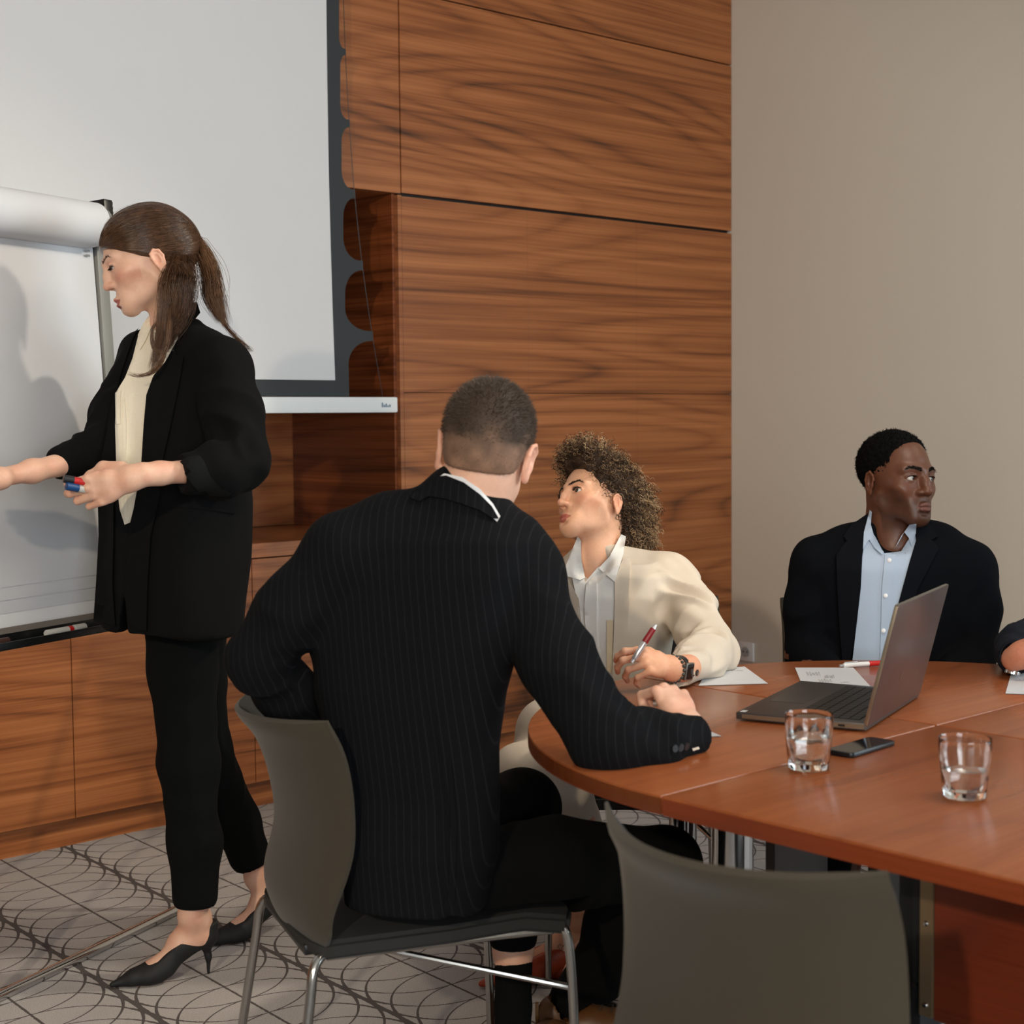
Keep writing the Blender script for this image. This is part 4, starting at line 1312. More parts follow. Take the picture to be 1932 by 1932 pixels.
def comb(starts, ends, tree, cen, n=14, lift=.0012, jit=.001, sag=0):
    """hair lines laid over a shell: from start to end directions round a centre"""
    out = []
    cen = np.array(cen)
    for a, b in zip(starts, ends):
        a = np.array(a) - cen; b = np.array(b) - cen; ra, rb = np.linalg.norm(a), np.linalg.norm(b)
        ua, ub = a / ra, b / rb; om = math.acos(max(-1, min(1, float(np.dot(ua, ub))))); line = []
        jj = rng.normal(0, jit)
        for i in range(n):
            t = i / (n - 1)
            d = (math.sin((1 - t) * om) * ua + math.sin(t * om) * ub) / math.sin(om) if om > 1e-3 else ua
            h = tree.ray_cast(Vector(cen + d * .35), Vector(-d), .35)
            r = (.35 - h[3]) if h[0] is not None else ra * (1 - t) + rb * t
            line.append(cen + d * (r + lift + jj * math.sin(t * math.pi)))
        out.append(line)
    return np.array(out)


def face_hair(parent, q, R, org, sc, m, nb=260, lash=.008, droop=0.0, blen=.007):
    """eyebrow and eyelash hairs"""
    V, F = q['local']; N = normals(V, F); x, y, z = V.T; ax = np.abs(x)
    bz = q.get('browz', .0205) + np.interp(ax, [.010, .030, .040, .052], [-.003, .0035, .004, -.004])
    bw = np.interp(ax, [.010, .018, .035, .052], [.0032, .0036, .0028, .0012]) * q.get('browt', 1)
    idx = np.where((np.abs(z - bz) < bw) & (ax > .011) & (ax < .051) & (y > .05))[0]
    if len(idx):
        pk = rng.choice(idx, nb); t = np.linspace(0, 1, 5); L = []
        for i in pk:
            d = unit(np.array([np.sign(x[i]) * 1.0, -.1, .55 - 14 * max(0, ax[i] - .02)]) + N[i] * .25 + rng.normal(0, .15, 3))
            L.append(V[i] + N[i] * .0003 + d * (t * blen * rng.uniform(.6, 1.1))[:, None] - N[i] * (t ** 2 * .001)[:, None])
        strands('eyebrow_hairs', np.array(org) + (np.array(L) * sc) @ R.T, .00028, m, parent)
    L = []; t = np.linspace(0, 1, 5); op = q.get('eyeopen', 1)
    for e in (-1, 1):
        for k in range(70):
            ex = -.0145 + .029 * k / 69; zl = .0052 * op * math.sqrt(max(0, 1 - (ex / .0156) ** 2)) - .0006 - (1 - op) * .002
            p = np.array([e * .0315 + ex, .0735 + math.sqrt(max(0, .0160 ** 2 - ex * ex - zl * zl)), zl - .001])
            d = unit(np.array([ex * 30, 1.0, .15 - droop])); u = np.array([0, 0, 1.0])
            L.append(p + d * (t * lash * rng.uniform(.6, 1))[:, None] + u * (t ** 2 * lash * .35 * (1 - droop))[:, None])
    strands('eyelashes', np.array(org) + (np.array(L) * sc) @ R.T, .00022, m, parent)
    for e in (-1, 1):
        P = []
        for k in range(13):
            ex = -.0150 + .030 * k / 12; zl = .0053 * op * math.sqrt(max(0, 1 - (ex / .0156) ** 2)) - .0006 - (1 - op) * .002
            P.append(np.array(org) + (np.array([e * .0315 + ex, .0737 + math.sqrt(max(0, .0160 ** 2 - ex * ex - zl * zl)), zl - .0006]) * sc) @ R.T)
        MB().tube(P, .0007, 6).build('lash_line', m, parent, world=True)
# ------------------------------------------------------------------ standing woman at the flip chart
SK_FAIR = skin_mat('skin_fair')
BLK = cloth('black_wool', lin(13, 13, 14), .95, 700, .2, .0, spec=.12)
TRO = cloth('black_trouser', lin(12, 14, 14), .95, 500, .15, .0, spec=.12)
CREAM = cloth('cream_blouse', lin(238, 228, 208), .75, 500, .05, .1)
PUMP = mat('black_suede', lin(14, 14, 15), .7); PUMPIN = mat('shoe_lining', lin(120, 60, 40), .6)
HAIRB = hair_mat('brown_hair', lin(60, 40, 27), lin(92, 63, 42), .28)
HAIRB2 = hair_mat('light_brown_hair', lin(84, 57, 38), lin(122, 86, 58), .30)

def rows(rws, dep, f, ratio, R, oz):
    """loft stations from silhouette rows (y, x left, x right[, depth]) of a body seen in the photograph"""
    cf = RC.T @ R                               # camera axes of the body frame
    st = []
    for r in rws:
        y, xl, xr = r[:3]; d = r[3] if len(r) > 3 else dep; ra = r[4] if len(r) > 4 else ratio
        c = at((xl + xr) / 2, y, d); hw = (xr - xl) / 2 / FPX * d
        rx = hw / math.hypot(cf[0, 0], ra * cf[0, 1])
        l = R.T @ (c - oz); st.append((l[2], l[0], l[1], rx, rx * ra))
    return sorted(st)

def pump_shoe(parent, p, heading, mtx_up=None, hh=.085, mshoe=None, skin=None, leg=None, sc=1.0, cols=None, low=False):
    """court shoe and foot; p: floor point under the heel; returns foot mesh arrays"""
    f = np.array([math.cos(heading), math.sin(heading), 0]); x = np.array([f[1], -f[0], 0])
    R = np.stack([x, f, [0, 0, 1]], 1); P = lambda q: np.array(p) + R @ (np.array(q, float) * sc)
    foot = Sdf()
    foot.chain([P((0, -.004, hh + .026)), P((0, .055, hh * .72 + .036)), P((.0, .128, .036)), P((.004, .175, .022)), P((.006, .205, .016))], [.0285 * sc, .0275 * sc, .026 * sc, .021 * sc, .012 * sc], .02)
    foot.cone(P((.014, .10, .045)), P((.018, .150, .026)), .02 * sc, .018 * sc, .02); foot.cone(P((-.014, .10, .042)), P((-.016, .145, .024)), .02 * sc, .017 * sc, .02)
    top = P((0, -.004, hh + .095)) if leg is None else np.array(leg[0])
    foot.cone(P((0, .0, hh + .03)), top, .0275 * sc, .030 * sc, .03)
    foot.cone(P((0, .06, hh * .7 + .045)), P((0, .004, hh + .085)), .024 * sc, .029 * sc, .03)
    if leg is not None:
        foot.cone(leg[0], leg[1], .031 * sc, .036 * sc, .03)
    for sx in (-1, 1): foot.ell(P((sx * .026, .0, hh + .072)), np.array((.010, .013, .014)) * sc, .014)
    V, F = foot.mesh(.0032, smooth=2)
    sh = Sdf()
    sh.chain([P((0, -.006, hh + .024)), P((0, .055, hh * .70 + .030)), P((0, .128, .032)), P((.003, .185, .021)), P((.004, .245, .011))], [.0335 * sc, .0320 * sc, .0305 * sc, .0225 * sc, .0075 * sc], .016)
    sh.cone(P((.013, .10, .042)), P((.015, .155, .024)), .0235 * sc, .02 * sc, .02); sh.cone(P((-.013, .10, .04)), P((-.013, .15, .023)), .0235 * sc, .019 * sc, .02)
    sh.cone(P((0, -.012, hh + .03)), P((0, -.017, hh + .058)), .0300 * sc, .0275 * sc, .016)
    sh.cone(P((0, .058, hh * .7 + .042)), P((0, -.004, hh + .058)), .0295 * sc, .0300 * sc, .016); sh.cone(P((0, .058, hh * .7 + .04)), P((0, .11, .046)), .0295 * sc, .029 * sc, .016)
    p0 = np.array(p)
    def cut(X, Y, Z):
        ly = ((X - p0[0]) * f[0] + (Y - p0[1]) * f[1]) / sc; lx = ((X - p0[0]) * x[0] + (Y - p0[1]) * x[1]) / sc; lz = (Z - p0[2]) / sc
        tl = np.interp(ly, [-.05, -.03, 0, .04, .09, .125, .150, .17, .19], [hh + .068, hh + .067, hh + .060, hh * .8 + .060, hh * .3 + .066, .064, .057, .080, .3])
        return (tl - lz + .25 * np.maximum(0, np.abs(lx) - .018) * (ly > .03)) * sc * .8
    b0, b1 = sh.bounds()
    sh.put(cut, b0, b1 + np.array([0, 0, .1]), .003, 's')
    def sole(X, Y, Z):
        ly = ((X - p0[0]) * f[0] + (Y - p0[1]) * f[1]) / sc; lz = (Z - p0[2]) / sc
        sl = np.interp(ly, [-.04, 0, .03, .06, .09, .12, .15, .25], [hh - .004, hh - .004, hh * .82 - .003, hh * .55, hh * .24, .006, .002, .003])
        return (lz - sl) * sc * .8
    sh.put(sole, b0 - .05, b1 + .05, .002, 's')
    if not low:
        sh.chain([P((0, -.010, hh + .002)), P((0, -.017, hh * .6)), P((0, -.0165, .0045))], [.0165 * sc, .0072 * sc, .0045 * sc], .012)
    Vs, Fs = sh.mesh(.0028, smooth=2)
    Vs[:, 2] = np.maximum(Vs[:, 2], p0[2] + .0004)
    me = np_mesh('shoe', Vs, Fs); link('shoe', me, mshoe or PUMP, parent, True, None, world=True)
    return V, F

def build_standing():
    person = thing('person', 'woman in oversized black blazer standing, writing on the flip chart, markers in one hand', 'person', tuple(on_z(330, 1800, 0)))
    skin = lin(222, 178, 154); bl = lin(208, 124, 100)
    f = cdir(-.905, .32, -.28); up = cdir(-.30, -.95, 0); R = frame(f, up)
    org = at(279, 491, 3.50); sc = 1.0
    loc = lambda w: R.T @ (np.array(w) - org) / sc
    nb = at(330, 640, 3.56)
    q = dict(skin=skin, blushc=bl, blush=1.1, lip=lin(160, 66, 58), browc=lin(58, 36, 26), browk=.85, browt=.7, eyeopen=.55, lash=1.0, jaw=.96, wide=.98, nose=.82, nosez=.002, bump=.0012, nasion=.0035, lips=1.0, lipo=.0035, lipf=.002, ear=.86, earz=-.014, chinf=-.002, chinz=.009,
             neck=[((0, -.030, -.055), loc(nb), .050, .052), (loc(nb), loc(at(345, 700, 3.58)), .056, .07)], spots=[((-.018, .078, -.101), .0022, lin(110, 70, 55))])
    hV, hF, hC = make_head(q, R, org, sc)
    # hands and forearms
    S1 = Sdf()
    y = cdir(-.93, .34, -.12); x = unit(cdir(-.30, -.94, -.14) - 0); x = unit(x - y * np.dot(x, y)); z = np.cross(x, y); HR = np.stack([x, y, z], 1)
    wr = at(252, 900, 3.17)
    nails = hand_prims(S1, wr, HR, 1.03, [(30, 40, 22), (30, 44, 25), (32, 48, 28), (36, 48, 30)], .04, [(.024, .018, -.014), (.036, .052, -.028), (.030, .082, -.036), (.024, .104, -.040)],
                       arm=[(at(365, 889, 3.255), at(300, 893, 3.205), .0265, .0215), (at(300, 893, 3.205), wr, .0215, .0180)])
    aV, aF = S1.mesh(.0021, smooth=1)
    S2 = Sdf()
    dw = at(-14, 904, 3.18)
    y = cdir(-.93, .10, -.2); x = cdir(.05, -.99, .1); x = unit(x - y * np.dot(x, y)); z = -np.cross(x, y); HR2 = np.stack([x, y, z], 1)
    hand_prims(S2, dw, HR2, .96, [(50, 50, 25), (60, 60, 30), (62, 62, 32), (64, 62, 32)], .03, [(.024, .018, -.014), (.036, .052, -.028), (.034, .078, -.036), (.03, .098, -.040)],
               arm=[(at(128, 874, 3.375), at(60, 889, 3.28), .0265, .0225), (at(60, 889, 3.28), dw, .0225, .0185)])
    bV, bF = S2.mesh(.0024, smooth=1)
    # feet
    h1 = on_z(396, 1838, 0); t1 = on_z(214, 1866, 0); d1 = unit(t1 - h1)
    L1 = [at(362, 1725, 3.56), at(365, 1640, 3.56)]
    h2 = on_z(541, 1757, 0); t2 = on_z(405, 1785, 0); d2 = unit(t2 - h2)
    L2 = [at(485, 1655, 3.86), at(466, 1580, 3.84)]
    fs = np.linalg.norm(t1 - h1) / .262
    f1V, f1F = pump_shoe(person, h1 + d1 * .017, math.atan2(d1[1], d1[0]), leg=L1, sc=fs)
    f2V, f2F = pump_shoe(person, h2 + d2 * .017, math.atan2(d2[1], d2[0]), leg=L2, sc=fs)
    # hidden torso and limbs so the figure is one body
    T = Sdf(); bf = cdir(-.82, 0, -.57); BR = frame(bf, (0, 0, 1))
    T.chain([nb, at(350, 760, 3.56), at(350, 1000, 3.56), at(345, 1150, 3.56)], [.05, .07, .07, .075], .05)
    T.chain([at(350, 690, 3.55), at(425, 690, 3.43), at(462, 862, 3.335), at(360, 890, 3.25)], [.05, .045, .036, .030], .03)
    T.chain([at(350, 690, 3.55), at(278, 682, 3.60), at(196, 846, 3.46), at(125, 874, 3.37)], [.05, .04, .034, .031], .03)
    T.chain([at(350, 1150, 3.54), at(350, 1430, 3.55), at(365, 1640, 3.56)], [.06, .045, .04], .03)
    T.chain([at(365, 1150, 3.62), at(388, 1410, 3.74), at(462, 1560, 3.84)], [.06, .035, .03], .03)
    tV, tF = T.mesh(.010)
    cc = lambda V, j=(): skin_cols(V, skin, bl, 3, j)
    jn = [(n[0], .014) for n in nails]
    add_body('body', [(hV, hF, hC), (aV, aF, cc(aV, jn)), (bV, bF, cc(bV)), (f1V, f1F, cc(f1V)), (f2V, f2F, cc(f2V)), (tV, tF, cc(tV))], SK_FAIR, person)
    for e in (-1, 1): eyeball(person, R, org, sc, e, (0, 1, -.55), (.05, .03, .018))
    face_hair(person, q, R, org, sc, mat('brown_lashes', lin(52, 34, 25), .7), 90, .009, .9)

    # ---- blouse (under layer) and jacket
    o0 = at(345, 900, 3.56); o0 = np.array([o0[0], o0[1], 0.0])
    J = Sdf()
    J.loft(o0, BR, rows([(640, 285, 425), (668, 256, 452), (720, 240, 462), (800, 226, 468), (880, 205, 474), (940, 194, 478), (1050, 190, 474), (1120, 184, 469), (1184, 180, 466)], 3.56, bf, .66, BR, o0), .03, ex=2.4)
    shn = at(420, 690, 3.43); shf = at(270, 670, 3.62)
    J.chain([nb + (0, 0, .01), shn], [.055, .060], .035); J.chain([nb + (0, 0, .0), shf], [.05, .055], .035)
    J.chain([shn, at(438, 775, 3.38), at(456, 866, 3.33)], [.061, .059, .056], .03)
    J.chain([at(456, 866, 3.33), at(415, 886, 3.285), at(360, 894, 3.245)], [.057, .054, .046], .02)
    J.chain([shf, at(222, 780, 3.53), at(190, 846, 3.46)], [.055, .050, .048], .03)
    J.chain([at(190, 846, 3.46), at(118, 872, 3.37)], [.048, .039], .02)
    cuff(J, at(352, 892, 3.24), cdir(-.95, .12, -.5)); cuff(J, at(104, 880, 3.35), cdir(-.95, .25, -.5))
    J.cone(at(229, 1222, 3.42), at(231, 1120, 3.42), .021, .002, .004, 's', cdir(0, 0, 1), 12)
    V, F = J.mesh(.0052, smooth=2)
    N = normals(V, F)
    d = folds(V, shn, at(460, 866, 3.33), .007, 14, .11, seed=1) + folds(V, at(470, 850, 3.33), at(366, 893, 3.25), .010, 22, .10, seed=2) + folds(V, shf, at(190, 846, 3.46), .008, 16, .10, seed=5) + folds(V, at(190, 846, 3.46), at(122, 872, 3.37), .008, 20, .09, seed=7)
    low = np.clip((1.15 - V[:, 2]) / .3, 0, 1)
    an = np.arctan2(*(((V - o0) @ BR)[:, :2].T))
    d += .006 * low * np.sin(an * 5 + 1.2) + .004 * vnoise(np.stack([an * 2.5, V[:, 2] * 5, V[:, 2] * 0], 1))
    V = laplace(V + N * d[:, None], F, 1)
    me = np_mesh('jacket', V, F); jk = link('jacket', me, BLK, person, True, None, world=True)
    tree = bvh_of((V, F))
    bl_ = drape('blouse', [(296, 578), (280, 605), (262, 628), (250, 676), (236, 712), (220, 738), (217, 800), (219, 870), (222, 930), (226, 962), (235, 990), (250, 984), (257, 946), (266, 880), (271, 800), (276, 745), (288, 712), (306, 690), (330, 655), (338, 600), (318, 590)], tree, CREAM, person, .003, .004, 9, 3.45)
    lp = lambda nm, poly, off=.009, m=BLK, **k: drape(nm, poly, tree, m, person, off, .006, 9, 3.5, **k)
    lp('lapel', [(352, 572), (372, 570), (378, 590), (352, 622), (330, 655), (332, 670), (346, 672), (338, 720), (322, 800), (308, 860), (268, 862), (271, 800), (277, 745), (290, 708), (312, 682), (335, 640), (345, 600)], .012)
    lp('front_panel', [(308, 860), (300, 940), (284, 1010), (278, 1100), (276, 1192), (258, 1188), (244, 1176), (238, 1150), (237, 1080), (242, 1000), (252, 960), (262, 905), (268, 862)], .011)
    lp('lapel', [(262, 618), (250, 640), (236, 680), (222, 722), (216, 742), (212, 800), (205, 800), (206, 770), (222, 730), (232, 690), (231, 668), (240, 640)], .010)
    lp('front_panel', [(216, 742), (217, 800), (216, 870), (214, 960), (214, 1010), (212, 1100), (217, 1182), (200, 1176), (176, 1172), (181, 1100), (186, 1010), (184, 930), (190, 870), (200, 820), (206, 780)], .014)
    lp('pocket_welt', [(320, 948), (400, 957), (443, 964), (443, 970), (400, 963), (320, 954)], .004)
    lp('rolled_cuff', [(338, 872), (352, 862), (376, 858), (386, 872), (398, 900), (418, 922), (436, 930), (430, 944), (408, 946), (384, 936), (366, 918), (352, 900)], .006, cloth('black_cuff', lin(19, 20, 20), .95, 700, .2, 0, spec=.15))
    drape('blouse_pocket', [(217, 740), (227, 738), (227, 800), (218, 800)], tree, CREAM, bl_, .006, .002, 6, 3.45)
    drape('pleat', [(231, 758), (235, 752), (238, 800), (237, 900), (233, 900), (232, 820)], tree, CREAM, bl_, .0065, .002, 5, 3.45)
    drape('placket', [(243, 745), (254, 740), (250, 800), (246, 870), (240, 930), (240, 975), (233, 975), (233, 930), (236, 870), (240, 800)], tree, CREAM, bl_, .006, .003, 6, 3.45)
    lp('blouse_collar', [(336, 600), (336, 640), (322, 672), (306, 702), (296, 690), (292, 672), (304, 645), (318, 615)], .012, CREAM)
    lp('blouse_collar', [(284, 592), (292, 600), (276, 640), (264, 660), (260, 632), (270, 610)], .008, CREAM)
    # ---- trousers
    Tr = Sdf()
    zr = np.eye(3)
    Tr.chain([at(343, 1150, 3.54), at(345, 1260, 3.53), at(356, 1440, 3.54), at(368, 1590, 3.55), at(368, 1688, 3.555)], [.090, .0755, .0615, .0565, .0525], .03)
    Tr.chain([at(365, 1150, 3.62), at(372, 1280, 3.68), at(388, 1410, 3.74), at(446, 1550, 3.83), at(470, 1612, 3.855)], [.082, .064, .053, .053, .053], .03)
    for p, e in ((at(368, 1692, 3.555), at(368, 1740, 3.555)), (at(473, 1617, 3.858), at(490, 1660, 3.87))):
        cuff(Tr, np.array(p) + unit(np.array(e) - p) * .012, np.array(e) - np.array(p), .09)
    V, F = Tr.mesh(.0048, smooth=2); N = normals(V, F)
    d = folds(V, at(345, 1260, 3.53), at(368, 1688, 3.555), .006, 12, .10, seed=3, mid=.45, wid=.35) + folds(V, at(372, 1280, 3.68), at(470, 1612, 3.855), .006, 14, .10, seed=9, mid=.4, wid=.4)
    V = laplace(V + N * d[:, None], F, 1)
    link('trousers', np_mesh('trousers', V, F), TRO, person, True, None, world=True)

    # ---- hair: swept-back shell, tie, tail and loose strands
    H = Sdf()
    H.ell((0, -.016, .037), (.0815, .1015, .0885), .01); H.ell((0, .02, .033), (.074, .0745, .076), .03); H.ell((0, -.075, .01), (.05, .05, .05), .04)
    def face(X, Y, Z):                       # the sweep from the hairline to above the ear and round the nape
        line = np.interp(Y, [-.16, -.05, -.012, .02, .06, .088, .105], [-.055, -.05, -.017, -.002, .026, .046, .054])
        return Z - line + 0 * X
    H.put(face, (-.12, -.14, -.1), (.12, .13, .15), .004, 's')
    hv, hf = H.mesh(.0028, smooth=2)
    tw = bvh_of((hv, hf))
    base = org + (hv * sc) @ R.T
    hair = link('hair', np_mesh('hair', base, hf), HAIRB, person, True, None, world=True)
    tie = np.array((0, -.118, .022))
    n = 3600
    st, en = [], []
    for i in range(n):
        sgn = rng.choice([-1, -1, -1, 1]); u = rng.random()
        if u < .55:
            yy = rng.uniform(-.02, .095); zz = float(np.interp(yy, [-.05, -.012, .02, .06, .088, .105], [-.045, -.015, .000, .027, .051, .067])) + rng.exponential(.006); xx = sgn * .09
            s_ = np.array((xx * (1 - max(0, (yy - .03)) / .075 * rng.uniform(.6, 1)), yy, zz))
        else:
            s_ = np.array((sgn * rng.uniform(0, .05), rng.uniform(.0, .1), .13))
        st.append(s_); en.append(tie + rng.normal(0, .012, 3) * np.array([1, .3, 1.2]))
    L = comb(st, en, tw, (0, -.012, .03), 16, .0006, .0012)
    L = org + (L * sc) @ R.T
    strands('combed_strands', L[:2700], rng.uniform(.00025, .0005, 2700), HAIRB, hair); strands('combed_strands', L[2700:], rng.uniform(.00025, .00045, n - 2700), HAIRB2, hair)
    wpt = lambda x, y, d: at(x, y, d)
    MB().tube([org + R @ (tie * sc) + R @ np.array((.013 * math.cos(a), -.004, .014 * math.sin(a))) for a in np.linspace(0, 2 * math.pi, 20)], .0035, 8).build('hair_tie', BLACKP, hair, world=True)
    def locks(path, width, num, m, r=(.0004, .0008), curl=.004, nm='loose_strands', flat=1.0):
        P = spline(path, 10); k = len(P); out = []
        tg = np.gradient(P, axis=0); tg /= np.linalg.norm(tg, axis=1, keepdims=True)
        view = unit(CAMP - P.mean(0)); sd = np.cross(tg, view); sd /= np.linalg.norm(sd, axis=1, keepdims=True); dp = np.cross(sd, tg)
        W_ = np.interp(np.linspace(0, 1, k), np.linspace(0, 1, len(width)), width)
        for i in range(num):
            a, b = rng.normal(0, .5), rng.normal(0, .5) * flat; ph = rng.uniform(0, 6.28); fr = rng.uniform(1.0, 2.2)
            t = np.linspace(0, 1, k); end = rng.uniform(.82, 1.0)
            w = np.sin(ph + t * 6.28 * fr) * curl * t
            ln = P + sd * ((a * W_) + w)[:, None] + dp * ((b * W_) + np.cos(ph + t * 5 * fr) * curl * t)[:, None]
            tt = t * end; out.append(np.stack([np.interp(tt, t, ln[:, j]) for j in range(3)], 1))
        strands(nm, out, rng.uniform(*r, num), m, hair)
    tp = org + R @ (tie * sc)
    R2 = (.00022, .00045)
    locks([tp, at(374, 462, 3.54), at(394, 505, 3.53), at(402, 560, 3.51), at(420, 608, 3.49)], [.005, .013, .019, .022, .009], 1012, HAIRB, R2, .006, nm='pony_tail')
    locks([tp, at(380, 470, 3.52), at(400, 515, 3.51), at(408, 570, 3.49), at(428, 618, 3.48)], [.005, .012, .016, .016, .005], 445, HAIRB2, R2, .006, nm='pony_tail')
    locks([at(345, 448, 3.54), at(338, 515, 3.455), at(340, 530, 3.42), at(333, 580, 3.42), at(318, 635, 3.42), at(312, 665, 3.42)], [.010, .024, .027, .026, .014, .005], 1080, HAIRB, R2, .007)
    locks([at(335, 450, 3.54), at(318, 515, 3.44), at(312, 540, 3.40), at(306, 600, 3.395), at(300, 650, 3.40), at(285, 702, 3.40)], [.006, .012, .014, .013, .009, .004], 445, HAIRB2, R2, .006)
    locks([at(350, 450, 3.54), at(352, 515, 3.46), at(352, 540, 3.43), at(352, 596, 3.44)], [.012, .017, .019, .012], 567, HAIRB, R2, .006)
    locks([at(342, 455, 3.54), at(332, 520, 3.43), at(334, 560, 3.405), at(326, 610, 3.41)], [.010, .022, .022, .012], 351, HAIRB2, R2, .007)
    locks([at(318, 560, 3.40), at(302, 600, 3.39), at(288, 622, 3.385), at(290, 655, 3.39), at(308, 670, 3.39), at(292, 700, 3.385), at(262, 709, 3.38), at(240, 703, 3.38)], [.003, .003, .003, .004, .004, .004, .003, .002], 50, HAIRB2, R2, .003)
    locks([at(320, 560, 3.40), at(318, 620, 3.39), at(312, 660, 3.385), at(298, 690, 3.38), at(275, 708, 3.38)], [.004, .006, .006, .005, .003], 70, HAIRB2, R2, .004)
    locks([at(410, 590, 3.50), at(432, 622, 3.47), at(458, 648, 3.45), at(476, 664, 3.44)], [.005, .005, .004, .003], 60, HAIRB, R2, .004)
    # markers held in the near hand
    fr = HR
    g0 = wr + fr @ np.array((.020, .125, -.030)); dv = unit(cdir(-.95, -.22, -.1))
    marker('marker_pen', 'red capped marker held in the standing woman\'s near hand', at(186, 914, 3.168), at(119, 903, 3.135), .0078, REDP, mat('marker_cap_black', lin(30, 30, 34), .3), .3)
    marker('marker_pen', 'blue capped marker held below the red one in the same hand', at(180, 927, 3.17), at(124, 917, 3.13), .0078, CLEARP, NAVYP, .42)
build_standing()
# ------------------------------------------------------------------ man in the pinstripe jacket, seen from behind
def hair_shell(q, R, org, sc, ell, cutfn, vox=.003, noise=None):
    H = Sdf()
    for c, r in ell: H.ell(c, r, .02)
    H.put(cutfn, (-.13, -.16, -.14), (.13, .14, .17), .004, 's')
    V, F = H.mesh(vox, smooth=1)
    if noise is not None: V = V + normals(V, F) * noise(V)[:, None]
    return V, F

def buzz(name, V, F, keep, R, org, sc, n, length, rad, m, parent, lean=(0, -.4, -.1), kind=None):
    N = normals(V, F); idx = np.where(keep(V))[0]
    pick = rng.choice(idx, n); p = V[pick] + rng.normal(0, .001, (n, 3)); d = N[pick] + np.array(lean) + rng.normal(0, .25, (n, 3)); d /= np.linalg.norm(d, axis=1, keepdims=True)
    ln = rng.uniform(.6, 1.2, n)[:, None] * (length(V[pick])[:, None] if callable(length) else length)
    L = np.stack([p - d * .001, p + d * ln * .5, p + d * ln + np.array(lean) * ln * .25], 1)
    L = np.array(org) + (L * sc) @ R.T
    return strands(name, L, rad, m, parent, kind=kind)

